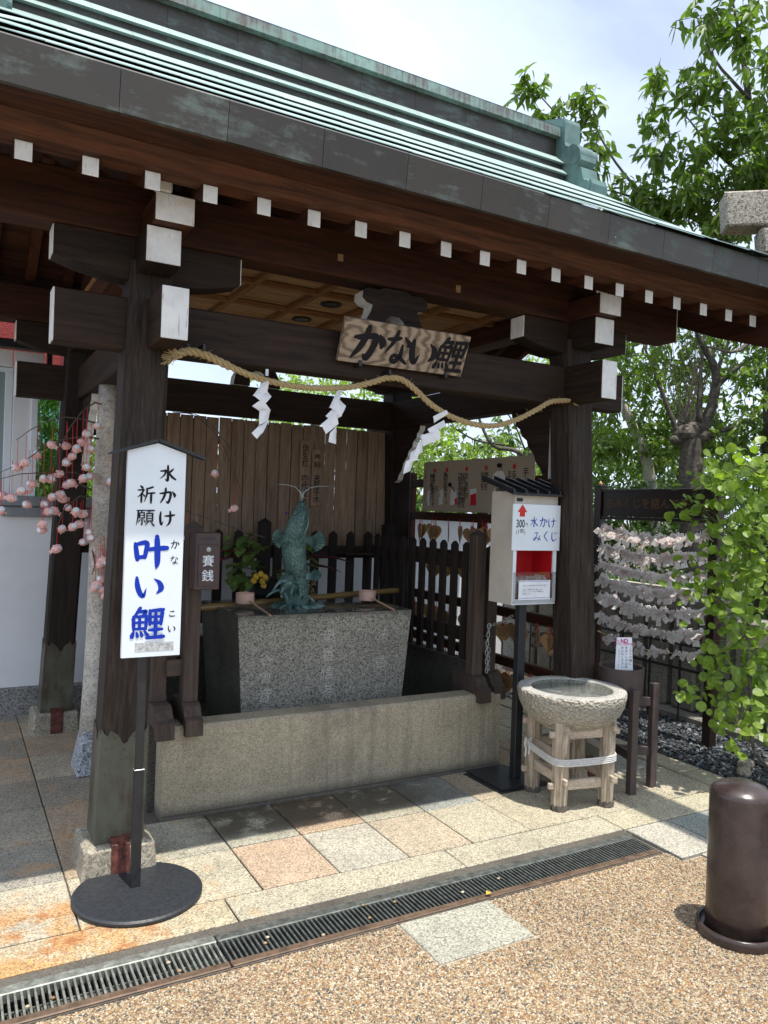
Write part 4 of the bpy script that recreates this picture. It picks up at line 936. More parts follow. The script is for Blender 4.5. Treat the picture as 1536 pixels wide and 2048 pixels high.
def sidefence(sx, lab, post_z):
    x = CX+sx*.855; xo = CX+sx*.995
    f = thing('side_picket_fence', lab, 'fence', (x, 3.72, .43))
    ppost(f, x, 3.745, .53, post_z, .037); ppost(f, xo, 3.80, .53, post_z-.02 if sx < 0 else 1.30, .036)
    footpiece(f, x, 3.618, 3.90); footpiece(f, xo, 3.66 if sx > 0 else 3.60, 3.95)
    bx(f, 'short_rail', M['fenceX'], min(x, xo)+.03, max(x, xo)-.03, 3.735, 3.765, .655, .735); bx(f, 'short_rail', M['fenceX'], min(x, xo)+.03, max(x, xo)-.03, 3.76, 3.80, .742, .760)
    for k in range(11):
        y = 3.86+.125*k; m = MB(); picket(m, x, y, .60, 1.315, .055, .022, 'y'); part(f, 'picket', m, M['fence'])
    for z in (1.185, .745): bx(f, 'rail', M['woodY'], x+.013 if sx > 0 else x-.05, x+.05 if sx > 0 else x-.013, 3.78, 5.16, z-.04, z+.04)
    return f
sidefence(1, 'dark picket side fence on the right of the trough beside the white dispenser', 1.395)
sidefence(-1, 'dark picket side fence on the left of the trough carrying the offering box', 1.41)
pw = thing('left_shelf_board', 'flat board shelf fixed on the picket fence near the rear right post', 'shelf', (2.85, 5.1, 1.16)); bx(pw, 'board', M['fence'], 2.52, 3.0, 5.02, 5.17, 1.152, 1.170)

# chain
ch = thing('chain', 'steel link chain hanging from the fence post towards the dispenser pole', 'chain', (2.9, 3.7, .9))
lk = MB(); n1, n2 = 10, 5
for i in range(n1):
    a = 2*math.pi*i/n1; c = Vector((math.cos(a)*.0085, 0, math.sin(a)*.0085+(.008 if math.sin(a) > 0 else -.008)))
    for j in range(n2):
        b = 2*math.pi*j/n2; r_ = Vector((math.cos(a), 0, math.sin(a))); lk.v.append(tuple(c+r_*.0026*math.cos(b)+Vector((0, 1, 0))*.0026*math.sin(b)))
lk.f = [(i*n2+j, ((i+1) % n1)*n2+j, ((i+1) % n1)*n2+(j+1) % n2, i*n2+(j+1) % n2) for i in range(n1) for j in range(n2)]; lk.m = [0]*len(lk.f)
link = build('link', lk, M['steel'], parent=ch, local=True, smooth=True); first = True
def chainpath(pts):
    global first
    L = [0]; P = [Vector(p) for p in pts]
    for a, b in zip(P, P[1:]): L.append(L[-1]+(b-a).length)
    n = int(L[-1]/.0265)
    for k in range(n):
        s_ = k*.0265; i = max(j for j in range(len(P)-1) if L[j] <= s_); t = (s_-L[i])/(L[i+1]-L[i]); p = P[i].lerp(P[i+1], t); d = (P[i+1]-P[i]).normalized()
        q = d.to_track_quat('Z', 'X').to_euler(); o = link if first else link.copy()
        if not first: COL.objects.link(o); o.parent = ch
        first = False; q.rotate_axis('Z', (k % 2)*math.pi/2+.3); o.location = p-ch.location; o.rotation_euler = q
c1 = at(978, 1252, 1, 3.70); c2 = at(1030, 1228, 1, 3.72)
chainpath([c1, (c1+c2)/2+Vector((0, 0, -.012)), c2])
c3 = at(973, 1352, 1, 3.70); chainpath([c1, c1.lerp(c3, .5)+Vector((-.008, 0, 0)), c3]); chainpath([c1+Vector((.02, .02, -.15)), c3+Vector((.022, .02, 0))])

# offering coin box on the left fence post
cb = thing('offering_box', 'brown metal offering coin box with keyhole mounted on the left fence post', 'box', (1.07, 3.62, 1.09))
bx(cb, 'case', M['brownmetal'], 1.012, 1.132, 3.60, 3.705, 1.086, 1.356, .003)
bx(cb, 'door', M['brownmetal'], 1.026, 1.120, 3.595, 3.60, 1.104, 1.300, .001); bx(cb, 'coin_slot', M['black'], 1.035, 1.108, 3.598, 3.6005, 1.325, 1.331, 0)
m = MB().lathe([(.011, 0), (.011, .003), (.006, .005), (.004, .003)], 18, (0, 0, 0)); o = part(cb, 'lock', m, M['steel'], local=True); o.rotation_euler = (R(90), 0, 0); o.location = (1.073-1.07, 3.595-3.62, 1.277-1.09)
m = MB(); fr = frame_xz((1.026, 3.595, 1.30), (1, 0, 0), (0, -1, 0)); ftext(m, '賽', fr, .018, .048, .058, bold=.008); ftext(m, '銭', fr, .018, .118, .058, bold=.008)
part(cb, 'lettering', m, M['whitepaint'])
for (u, w, a) in [(.052, .0, 1)]: pass

# ------------------------------------------------------------------ standing sign
sg = thing('standing_sign', 'tall white signboard with blue and black characters on a black pole and round base', 'sign', (.665, 2.99, 0))
part(sg, 'base_disc', MB().lathe([(.232, .0), (.238, .004), (.238, .012), (.230, .018), (.05, .020), (.03, .021)], 64, (.665, 2.99, .003)), M['blackstand'])
bx(sg, 'pole', M['black'], .640, .676, 3.004, 3.030, .02, .475, .002); bx(sg, 'pole', M['black'], .644, .673, 3.006, 3.028, .475, 1.60, .002)
bx(sg, 'pole_collar', M['steel'], .639, .677, 3.003, 3.031, .470, .474, .001)
m = MB().prism([(.573, .908), (.790, .908), (.790, 1.684), (.683, 1.718), (.573, 1.684)], 1, 2.982, 3.004)
part(sg, 'board', m, M['whitepaint'])
for s, x0, z0, x1, z1 in ((-1, .510, 1.664, .683, 1.724), (1, .683, 1.724, .862, 1.664)):
    m = MB(); nrm = Vector((z0-z1, 0, x1-x0)).normalized()*.011
    m.hexa([(x0, 2.965, z0), (x1, 2.965, z1), (x1, 3.02, z1), (x0, 3.02, z0), (x0+nrm.x, 2.965, z0+nrm.z), (x1+nrm.x, 2.965, z1+nrm.z), (x1+nrm.x, 3.02, z1+nrm.z), (x0+nrm.x, 3.02, z0+nrm.z)], .001)
    part(sg, 'roof_board', m, M['blackstand'])
fr = frame_xz((.573, 2.982, 1.68), (1, 0, 0), (0, -1, 0))
def sgpos(X, Y, size):
    xl = 95-50*(Y-220)/1730; u = (X-xl)/503*.217; v = (Y-205)/2270; s = size/2325; return u-s/2, v-s/2, s
mk = MB(); mb_ = MB()
for c, X, Y, s, ws in [('水', 435, 375, 152, 1.3), ('か', 432, 570, 150, 1.3), ('け', 428, 765, 150, 1.3), ('祈', 245, 560, 154, 1.2), ('願', 240, 762, 158, 1.05), ('か', 500, 990, 82, 1.0), ('な', 495, 1125, 78, 1.0), ('こ', 478, 1592, 66, 1.2), ('い', 475, 1725, 72, .85)]:
    u, v, z = sgpos(X, Y, s); brush(mk, c, fr, u, v, z, ws, lift=.0008)
for c, X, Y, s, ws, asp in [('叶', 288, 1058, 292, 1.22, 1.0), ('い', 278, 1357, 225, 1.1, 1.15), ('鯉', 262, 1672, 288, 1.12, 1.0)]:
    u, v, z = sgpos(X, Y, s); brush(mb_, c, fr, u-(asp-1)*z/2, v, z, ws, asp, lift=.0008)
part(sg, 'black_lettering', mk, M['ink']); part(sg, 'blue_lettering', mb_, M['blue'])
M['scuff'] = plain('scuffed_patch', (.50, .51, .50), .8, var=.3, vs=90, bump=.2)
u, v, z = sgpos(150, 1830, 10); m = MB(); o_ = fr[0]
bx(sg, 'scraped_patch', M['scuff'], .573+.048, .573+.192, 2.9812, 2.9825, 1.68-.752, 1.68-.718, 0)

# ------------------------------------------------------------------ fortune dispenser
ds = thing('fortune_dispenser', 'white box with black ribbed roof, red shelf and blue lettering on a black pole', 'dispenser', (2.85, 3.42, 0))
bx(ds, 'base_plate', M['blackstand'], 2.632, 2.905, 3.285, 3.622, .004, .012, .002); bx(ds, 'rubber_mat', M['black'], 2.60, 2.95, 3.26, 3.60, .0005, .0035, 0)
bx(ds, 'pole', M['black'], 2.800, 2.850, 3.395, 3.440, .012, .997, .003)
X0, X1, Y0, Y1, Z0, Z1 = 2.700, 3.010, 3.350, 3.555, .995, 1.60
m = MB(); t = .012
m.box(X0, X0+t, Y0, Y1, Z0, Z1+.02); m.box(X1-t, X1, Y0, Y1, Z0, Z1+.02); m.box(X0+t, X1-t, Y1-t, Y1, Z0, Z1+.04); m.box(X0+t, X1-t, Y0, Y1-t, Z0, Z0+.03); m.box(X0+t, X1-t, Y0, Y1-t, 1.30, 1.312); m.box(X0+t, X1-t, Y0+.002, Y0+t, 1.312, Z1)
part(ds, 'case', m, M['cream'])
m = MB(); m.box(X0+t, X0+.022, Y0, Y0+.008, Z0+.03, 1.30); m.box(X1-.022, X1-t, Y0, Y0+.008, Z0+.03, 1.30); m.box(X0, X1, Y0-.003, Y0, Z0, Z0+.032); m.box(X0, X0+.022, Y0-.003, Y0, Z0+.032, 1.30); m.box(X1-.022, X1, Y0-.003, Y0, Z0+.032, 1.30)
part(ds, 'front_trim', m, M['whitepaint'])
m = MB(); m.box(X0+t+.001, X0+t+.004, Y0+.008, Y1-t-.001, Z0+.031, 1.299); m.box(X1-t-.004, X1-t-.001, Y0+.008, Y1-t-.001, Z0+.031, 1.299); m.box(X0+t+.004, X1-t-.004, Y1-t-.005, Y1-t-.001, Z0+.031, 1.299); m.box(X0+t+.004, X1-t-.004, Y0+.008, Y1-t-.005, Z0+.031, Z0+.034)
part(ds, 'red_lining', m, M['red'])
m = MB().box(2.682, 3.022, 3.338, 3.347, 1.296, 1.552, .001); part(ds, 'sign_plate', m, M['whitepaint'])
fr = frame_xz((2.682, 3.338, 1.552), (1, 0, 0), (0, -1, 0))
# plate 640 x 520 crop units wide: .34 m
def dp(X, Y): xl = 582-12*(Y-560)/540; return (X-xl)/655*.340, (Y-(560+ (X-582)*.035))/530*.256
m = MB()
for c, X, Y in [('水', 862, 770), ('か', 990, 775), ('け', 1110, 785), ('み', 905, 940), ('く', 1025, 940), ('じ', 1140, 945)]:
    u, v = dp(X, Y); brush(m, c, fr, u-.029, v-.031, .062, .88, .95)
part(ds, 'blue_lettering', m, M['blue'])
m = MB(); u, v = dp(622, 735); 
for i, c in enumerate('300'): ftext(m, c, fr, u+i*.0200, v-.008, .062, aspect=.66, bold=.014)
u, v = dp(742, 770); ftext(m, '円', fr, u+.003, v+.003, .021, aspect=.75)
u, v = dp(625, 845); ftext(m, '(', fr, u-.002, v-.003, .034, aspect=.8); ftext(m, '1', fr, u+.009, v-.003, .032, aspect=.85); ftext(m, '枚', fr, u+.025, v-.003, .028); ftext(m, ')', fr, u+.055, v-.003, .034, aspect=.8)
part(ds, 'price_lettering', m, M['ink'])
u, v = dp(703, 650); o_, ux, uz, nn = fr; c_ = o_+ux*u+uz*v+nn*.001
m = MB(); m.add([c_+ux*a+uz*b for a, b in [(0, -.040), (.034, .003), (.018, .003), (.018, .028), (-.018, .028), (-.018, .003), (-.034, .003)]], [(6, 5, 4, 3, 2, 1, 0)]); part(ds, 'red_arrow', m, M['redcord'])
m = MB(); pts = [(.024*(1 if math.cos(a) > 0 else -1)*.6+.010*math.cos(a), .010*math.sin(a)) for a in [2*math.pi*k/20 for k in range(20)]]
m.add([(2.734+a, Y0+.0005, 1.575+b) for a, b in pts], [tuple(range(20))]); part(ds, 'coin_slot', m, M['black'])
bx(ds, 'clear_guard', M['acrylic'], X0+.004, X1-.004, Y0-.008, Y0-.005, Z0+.006, 1.175, 0)
bx(ds, 'notice_card', M['paper'], 2.740, 2.965, Y0-.011, Y0-.0095, 1.022, 1.130, 0)
fr = frame_xz((2.740, Y0-.011, 1.130), (1, 0, 0), (0, -1, 0)); m = MB(); m2 = MB()
for k in range(26):
    for v in (.006, .098): m2.add([fr[0]+fr[1]*(.008+k*.0082+a)+fr[2]*(v+b)+fr[3]*.0006 for a, b in [(-.002, -.002), (.002, -.002), (.002, .002), (-.002, .002)]], [(0, 1, 2, 3)])
for s_, u, v in (('・水みくじは水に浸すと文字が浮かびます', .018, .024), ('・水みくじ結果のお札が出ましたら', .018, .046), ('スマートフォンかカメラで撮影の上', .026, .058), ('お結びください', .026, .070)): ftext(m, s_, fr, u, v, .0095)
part(ds, 'notice_border', m2, M['blue']); part(ds, 'notice_lettering', m, M['ink'])
for k in range(22): bx(ds, 'fortune_slip', M['omikuji'], 2.726+.0108*k, 2.734+.0108*k, Y0+.02, Y0+.10, Z0+.036, 1.125+random.uniform(0, .030), 0)
# sloping roof with ribs, overhang
ra = (2.655, 3.310, 1.600); rbk = (2.655, 3.600, 1.682)
def roofp(x, t, h=0): return (x, ra[1]+(rbk[1]-ra[1])*t, ra[2]+(rbk[2]-ra[2])*t+h)
xa, xb = 2.655, 3.085
m = MB().hexa([roofp(xa, 0), roofp(xb, 0), roofp(xb, 1), roofp(xa, 1), roofp(xa, 0, .012), roofp(xb, 0, .012), roofp(xb, 1, .012), roofp(xa, 1, .012)], .001); part(ds, 'roof_panel', m, M['black'])
for k in range(6):
    x = xa+.004+(xb-xa-.02)*k/5; m = MB().hexa([roofp(x, 0, .0125), roofp(x+.013, 0, .0125), roofp(x+.013, 1, .0125), roofp(x, 1, .0125), roofp(x, 0, .031), roofp(x+.013, 0, .031), roofp(x+.013, 1, .031), roofp(x, 1, .031)], .001); part(ds, 'roof_rib', m, M['black'])
for (x, z) in [(X0+.008, 1.168), (X1-.008, 1.168), (X0+.008, Z0+.014), (X1-.008, Z0+.014)]: part(ds, 'screw', MB().ico((x, Y0-.009, z), .003), M['rust'])

# ------------------------------------------------------------------ stone bowl and timber stand
BC = (2.905, 3.075)
st = thing('timber_stand', 'weathered timber stand with wedged rails bound with white rope', 'stand', (BC[0], BC[1], 0))
q = Matrix.Rotation(R(-11), 3, 'Z'); L4 = [Vector((sx*.138, sy*.138, 0)) for sx, sy in ((-1, -1), (1, -1), (1, 1), (-1, 1))]
for i, l in enumerate(L4):
    p = q @ l; m = MB(); rs = []; zs_ = [.004, .04, .12, .2, .28, .36, .445, .460]; c = Vector((BC[0], BC[1], 0))+p; k0 = len(m.v)
    w = .040
    for z in zs_:
        ww = w*(1.0 if z > .05 else .93)*(1 if z < .455 else .86)
        for a in range(8):
            th = a*math.pi/4+math.pi/8-R(11); rr = ww*1.06*(1+random.uniform(-.06, .06)); m.v.append((c.x+rr*math.cos(th), c.y+rr*math.sin(th), z))
    for a in range(len(zs_)-1):
        for b in range(8): m.f.append((a*8+b, a*8+(b+1) % 8, (a+1)*8+(b+1) % 8, (a+1)*8+b)); m.m.append(0)
    m.f.append(tuple(range(8))[::-1]); m.m.append(0); m.f.append(tuple(56+b for b in range(8))); m.m.append(0)
    part(st, 'leg', m, M['grey_wood'])
    part(st, 'leg_foot', MB().lathe([(.0435, 0), (.0430, .018), (.0405, .03)], 8, (c.x, c.y, .001), close=True), M['rotwood'] if 'rotwood' in M else M['bark'])
def rail(a, b, z, h, th, ext, nm='rail'):
    A_, B_ = q @ L4[a], q @ L4[b]; d = (B_-A_).normalized(); s = Vector((-d.y, d.x, 0))*th/2; c = Vector((BC[0], BC[1], 0)); A2, B2 = A_-d*ext+c, B_+d*ext+c
    m = MB().hexa([A2-s+Vector((0, 0, z-h/2)), B2-s+Vector((0, 0, z-h/2)), B2+s+Vector((0, 0, z-h/2)), A2+s+Vector((0, 0, z-h/2)), A2-s+Vector((0, 0, z+h/2)), B2-s+Vector((0, 0, z+h/2)), B2+s+Vector((0, 0, z+h/2)), A2+s+Vector((0, 0, z+h/2))], .004)
    part(st, nm, m, M['grey_woodX'] if a % 2 == 0 else M['grey_woodY'])
for (a, b, off) in ((0, 1, 0), (1, 2, .03), (2, 3, 0), (3, 0, .03)):
    for z, h in ((.385, .055), (.125, .052)): 
        rail(a, b, z+off, h, .026, 0.0); rail(a, b, z+off, h*.62, .020, .066, 'tenon')
rail(2, 3, .27, .05, .026, 0); rail(3, 0, .27, .05, .026, 0)
ty = thing('binding_rope', 'white rope wound several times round the legs of the timber stand', 'rope', (BC[0], BC[1], .27))
Rr = .049
for k in range(4):
    z = .247+.0095*k; pts = []
    for a in range(48):
        th = 2*math.pi*a/48-R(11); cx_, sy_ = math.cos(th+R(11)), math.sin(th+R(11)); e = 7; rr = (.138+Rr)/((abs(cx_)**e+abs(sy_)**e)**(1/e)); 
        pts.append((BC[0]+rr*math.cos(th), BC[1]+rr*math.sin(th), z+.012*math.sin(th*1+.5)))
    pts.append(pts[0]); part(ty, 'strand', MB().tube(pts, .0047, 6), M['whiterope'])
kn = q @ Vector((-.138-Rr, .138-.02, 0)); kx_, ky_ = BC[0]+kn.x, BC[1]+kn.y; m = MB()
m.ico((kx_, ky_, .275), .014, sub=1); m.tube([(kx_, ky_, .28), (kx_-.02, ky_-.01, .30), (kx_-.028, ky_-.012, .27), (kx_-.015, ky_-.01, .24), (kx_-.02, ky_-.01, .20)], .005, 6); m.tube([(kx_, ky_, .28), (kx_+.01, ky_-.02, .30), (kx_-.01, ky_-.03, .25), (kx_-.012, ky_-.03, .215)], .005, 6)
part(ty, 'knot', m, M['whiterope'])
bw = thing('stone_bowl', 'round granite bowl filled with clear water on the timber stand', 'stone bowl', (BC[0], BC[1], .37))
prof_o = [(.09, .388), (.14, .394), (.185, .410), (.225, .438), (.255, .474), (.272, .510), (.281, .548), (.284, .572), (.281, .584)]
m = MB(); N_ = 72
m.mi = 0
allp = prof_o+[(.272, .589), (.222, .589), (.212, .583), (.200, .545), (.165, .50), (.10, .47), (.002, .462)]
for (r_, z) in allp:
    for a in range(N_):
        th = 2*math.pi*a/N_; jt = random.uniform(-.0022, .0022) if r_ > .1 and z < .58 and r_ > .20 else 0; m.v.append((BC[0]+(r_+jt)*math.cos(th), BC[1]+(r_+jt)*math.sin(th), z+jt*.6))
for i in range(len(allp)-1):
    for a in range(N_): m.f.append((i*N_+a, i*N_+(a+1) % N_, (i+1)*N_+(a+1) % N_, (i+1)*N_+a)); m.m.append(0 if i < 8 else (1 if i < 11 else 2))
m.f.append(tuple(range(N_))[::-1]); m.m.append(0)
def chiseled():
    N = NT('chiselled_granite'); p = N.pos(); v = N.voro(N.map(p, (1, 1, 1.3)), 52, 'Distance'); n_ = N.noise(p, 75, 3)
    c = N.mix(1.0, (.50, .455, .365), N.ramp(N.sep(N.voro(p, 190))[0], [(0, .62), (.4, .95), (1, 1.15)]), 'MULTIPLY'); c = N.mix(1.0, c, N.ramp(N.noise(p, 6, 4), [(.3, .78), (.7, 1.08)]), 'MULTIPLY')
    N.bump(N.math('ADD', v, N.math('MULTIPLY', n_, .6)), 1.0, .02); return N.fin(c, .85)
M['chisel'] = chiseled(); M['bowlin'] = granite('wet_shaded_bowl_granite', (.20, .21, .165), .6, 130, .4, stain=.3)  # wet bowl inside; shadow in the hollow is part of its dark colour
part(bw, 'bowl', m, [M['chisel'], M['bowlrim'], M['bowlin']], smooth=True)
part(bw, 'water_surface', MB().lathe([(.209, .0), (.2088, .0005), (.001, .0006)], 64, (BC[0], BC[1], .568), close=True), M['bowlwater'], smooth=True)

# ------------------------------------------------------------------ bucket on stand and notice in it
KC = (3.305, 3.110)
bs = thing('bucket_stand', 'dark brown three-legged timber stand under the small tub', 'stand', (KC[0], KC[1], 0))
for (dx, dy, h) in [(-.045, -.140, .565), (.155, -.100, .58), (-.03, .155, .55)]:
    bx(bs, 'leg', M['brownpaint'], KC[0]+dx-.024, KC[0]+dx+.024, KC[1]+dy-.018, KC[1]+dy+.018, .001, h, .003)
for z in (.20, .475):
    c = Vector((KC[0], KC[1], z))
    for (dx, dy) in [(-.045, -.140), (.155, -.100), (-.03, .155)]:
        d = Vector((dx, dy, 0)); s = Vector((-d.y, d.x, 0)).normalized()*.012; e = c+d*.98; h = Vector((0, 0, .024)); part(bs, 'cross_rail', MB().hexa([c-s-h, e-s-h, e+s-h, c+s-h, c-s+h, e-s+h, e+s+h, c+s+h], .002), M['brownpaint'])
bk = thing('wooden_tub', 'round dark brown wooden tub with hoop standing in its three-legged stand', 'tub', (KC[0], KC[1], .50))
part(bk, 'staves', MB().lathe([(.112, 0), (.118, .02), (.124, .160), (.124, .163), (.114, .163), (.106, .02), (.001, .018)], 36, (KC[0], KC[1], .502)), M['brownpaint'])
for z in (.545, .553): part(bk, 'hoop', MB().lathe([(.1205, 0), (.1225, .003), (.121, .006)], 36, (KC[0], KC[1], z), close=True), M['brownpaint'])
nc = thing('litter_notice', 'small white notice reading NO LITTERING standing in the brown tub', 'notice', (KC[0]-.07, KC[1]+.0, .56))
A0 = at(1229, 1345, 1, 3.12); A1 = at(1267, 1345, 1, 3.06); T0_ = at(1234, 1275, 1, 3.15); T1_ = at(1264, 1275, 1, 3.09)
b = Vector((.004, .006, 0)); part(nc, 'card', MB().hexa([A0-Vector((0, 0, .05)), A1-Vector((0, 0, .05)), A1-Vector((0, 0, .05))+b, A0-Vector((0, 0, .05))+b, T0_, T1_, T1_+b, T0_+b]), M['paper'])
ux = (T1_-T0_).normalized(); uz = (A0-T0_).normalized(); nn = ux.cross(uz).normalized(); nn = nn if nn.y < 0 else -nn; uz2 = ((A0+A1)/2-(T0_+T1_)/2).normalized()
fr = (T0_+nn*.0015, ux, uz2, nn); m = MB(); ftext(m, 'NO', fr, .020, .004, .030, bold=.03, aspect=1.0); ftext(m, 'LITTERING', fr, .012, .028, .0165, aspect=.92, bold=.012)
for k in range(12):
    a = k/12*6.28; b_ = (k+1)/12*6.28; pts = [fr[0]+fr[1]*(-.001+rr*math.cos(t_))+fr[2]*(.026+rr*1.1*math.sin(t_))+fr[3]*.0006 for rr, t_ in ((.012, a), (.012, b_), (.0095, b_), (.0095, a))]; m.add(pts, [(0, 1, 2, 3)])
part(nc, 'pink_lettering', m, M['magenta']); m = MB()
ftext(m, 'こちらの桶に', fr, .066, .046, .0165, True); ftext(m, '水みくじの止め', fr, .044, .048, .0165, True, pitch=.0175); ftext(m, 'お入れください', fr, .022, .048, .0165, True, pitch=.0175)
ftext(m, '川や池には流さないでください', fr, .009, .062, .007, True); part(nc, 'black_lettering', m, M['ink'])

# ------------------------------------------------------------------ bollard
bl = thing('bollard', 'glossy dark brown metal bollard with domed top at the right edge', 'bollard', (2.548, 1.802, 0))
part(bl, 'shaft', MB().lathe([(.109, .0), (.1085, .1), (.1085, .505), (.106, .515), (.098, .524), (.08, .537), (.05, .549), (.02, .555), (.001, .556)], 56, (2.548, 1.802, 0)), M['bollard'], smooth=True)
part(bl, 'base_ring', MB().lathe([(.140, -.004), (.142, .02), (.139, .032), (.132, .035), (.128, .030), (.127, .006), (.112, .004)], 56, (2.548, 1.802, 0), close=True), M['bollard'], smooth=True)

# ------------------------------------------------------------------ name board
nb = thing('name_board', 'long wood-grained name board with bold black brush characters under the eave', 'sign', (1.905, 3.24, 2.28))
BL_, BR_, TR_, TL_ = at(678, 722, 1, 3.285), at(921, 753, 1, 3.285), at(939, 674, 1, 3.205), at(695, 636, 1, 3.205)
BL_ = Vector((1.565, 3.285, 2.186)); BR_ = Vector((2.268, 3.285, 2.190)); TL_ = Vector((1.565, 3.205, 2.376)); TR_ = Vector((2.268, 3.205, 2.380))
bk_ = Vector((0, .024, .010)); part(nb, 'board', MB().hexa([BL_, BR_, BR_+bk_, BL_+bk_, TL_, TR_, TR_+bk_, TL_+bk_], .002), M['name'])
ux = (TR_-TL_).normalized(); uz = (BL_-TL_).normalized(); nn = uz.cross(ux).normalized(); nn = nn if nn.y < 0 else -nn
fr = (TL_, ux, uz, nn); W_, H_ = (TR_-TL_).length, (BL_-TL_).length; m = MB()
for c, u, s, asp, ws in [('か', .198, .170, 1.02, 1.75), ('な', .43, .165, .92, 1.45), ('い', .635, .145, 1.15, 1.25), ('鯉', .862, .172, .98, 1.12)]:
    brush(m, c, fr, u*W_-s*asp/2, H_*.5-s/2+(.004 if c != 'い' else .010), s, ws, asp, lift=.0012, skew=.10)
part(nb, 'lettering', m, M['ink'])
for u in (.165, .86): p = TL_+ux*u*W_+uz*(H_-.004)+nn*.003; part(nb, 'hook', MB().box(p.x-.008, p.x+.008, p.y-.010, p.y+.06, p.z-.018, p.z+.012, .002), M['black'])

# ------------------------------------------------------------------ rice-straw rope and paper streamers
rp = thing('straw_rope', 'twisted straw rope looped along the front tie beam with frayed ends', 'rope', (1.9, 3.27, 2.1))
RP = [at(*p, 1, 3.275) for p in [(352, 712), (372, 703), (405, 708), (460, 735), (500, 752), (540, 764), (610, 776), (690, 776), (740, 766), (775, 756), (805, 760), (830, 782), (860, 810), (900, 834), (945, 849), (985, 852), (1030, 840), (1070, 820), (1100, 804), (1142, 801)]]
for p in RP:
    if p.z < 2.12: p.y = 3.262
fine = [Vector(v) for v in catmull([tuple(p) for p in RP], 14)]
Lc = [0]
for a, b in zip(fine, fine[1:]): Lc.append(Lc[-1]+(b-a).length)
for s_ in range(3):
    pts = []
    for i, p in enumerate(fine):
        t = (fine[min(i+1, len(fine)-1)]-fine[max(i-1, 0)]).normalized(); a = t.cross(Vector((0, 1, 0))).normalized(); b = Vector((0, 1, 0)); th = Lc[i]*2*math.pi/.085+s_*2.094; th = -th
        rr = .0080*(1.25 if Lc[i] < .25 else (1.0 if Lc[i] < 2.3 else .8)); pts.append(p+a*rr*math.cos(th)+b*rr*math.sin(th))
    part(rp, 'strand', MB().tube(pts, [.0076*(1.2 if l < .25 else (1.0 if l < 2.3 else .8)) for l in Lc], 7), M['straw'], smooth=True)
m = MB()
for k in range(70):
    p = RP[0]; e = p+Vector((-random.uniform(.02, .07), random.uniform(-.03, .02), random.uniform(-.05, .045))); m.tube([p+Vector((.02, 0, 0)), p.lerp(e, .6), e], .0016, 3)
for k in range(35):
    p = RP[-1]; e = p+Vector((random.uniform(.02, .05), random.uniform(-.02, .02), random.uniform(-.03, .03))); m.tube([p, e], .0016, 3)
for k in range(120):
    i = random.randrange(5, len(fine)-5); p = fine[i]; e = p+Vector((random.uniform(-.04, .04), random.uniform(-.03, .0), random.uniform(-.028, .028))); m.tube([p, e], .0009, 3)
o = part(rp, 'frayed_straw', m, M['straw']); o['kind'] = 'stuff'
for i in (2, 9): p = RP[i]+Vector((0, .0, .008)); part(rp, 'hook', MB().box(p.x-.006, p.x+.006, p.y-.025, p.y+.05, p.z+.004, p.z+.03, .001), M['black'])
def shide(px, segs, lab, y=3.252):
    """zigzag paper streamer; segs = list of quads in photo pixels, hung on one plane with folds"""
    s = thing('paper_streamer', lab, 'paper streamer', at(*segs[0][0], 1, y), group='zigzag paper streamers on the straw rope')
    for k, qd in enumerate(segs):
        P = [at(x, yy_, 1, y+(-.010 if (k+j) % 2 else .010)*(1 if j in (0, 1) else -1)) for j, (x, yy_) in enumerate(qd)]
        m = MB(); n0 = Vector((0, .0007, 0)); c = sum(P, Vector())/4; mid = [(P[i]+P[(i+1) % 4])/2+Vector((0, .003*(-1)**(i+k), 0)) for i in range(4)]
        ring = [v for i in range(4) for v in (P[i], mid[i])]; cc = c+Vector((0, -.005, 0))
        m.add(ring+[cc], [(i, (i+1) % 8, 8) for i in range(8)]); o = part(s, 'fold', m, M['paper'], smooth=False); md = o.modifiers.new('t', 'SOLIDIFY'); md.thickness = .0006
    return s
shide(0, [[(531, 757), (538, 762), (534, 786), (505, 792)], [(506, 790), (534, 782), (543, 793), (530, 808)], [(504, 812), (524, 798), (541, 820), (521, 824)], [(519, 822), (541, 820), (536, 842), (518, 850)], [(519, 852), (537, 842), (526, 865), (514, 878)], [(503, 866), (519, 850), (526, 858), (514, 878)]], 'zigzag white paper streamer left of the middle, left one on the rope')
shide(0, [[(676, 777), (684, 781), (676, 810), (658, 816)], [(660, 815), (680, 800), (692, 812), (684, 829)], [(651, 832), (678, 806), (684, 832), (664, 843)], [(642, 848), (663, 838), (674, 850), (652, 868)], [(643, 848), (672, 824), (677, 848), (654, 866)], [(660, 866), (673, 852), (671, 888), (657, 884)]], 'zigzag white paper streamer hanging over the middle of the plank screen')
shide(0, [[(866, 833), (893, 820), (896, 828), (868, 846)], [(855, 858), (888, 840), (893, 852), (860, 866)], [(841, 872), (878, 858), (881, 878), (846, 893)], [(838, 884), (846, 880), (845, 905), (826, 912)], [(822, 905), (842, 892), (834, 920), (815, 928)], [(812, 922), (830, 915), (820, 942), (806, 948)]], 'white paper streamer blown aslant, the right one on the rope', 3.25)
p = at(534, 745, 1, 3.30); bx(thing('paper_scrap', 'small white scrap of paper caught above the rope by the left streamer', 'paper', p), 'scrap', M['paper'], p.x-.007, p.x+.007, 3.30, 3.301, p.z-.015, p.z+.015, 0)

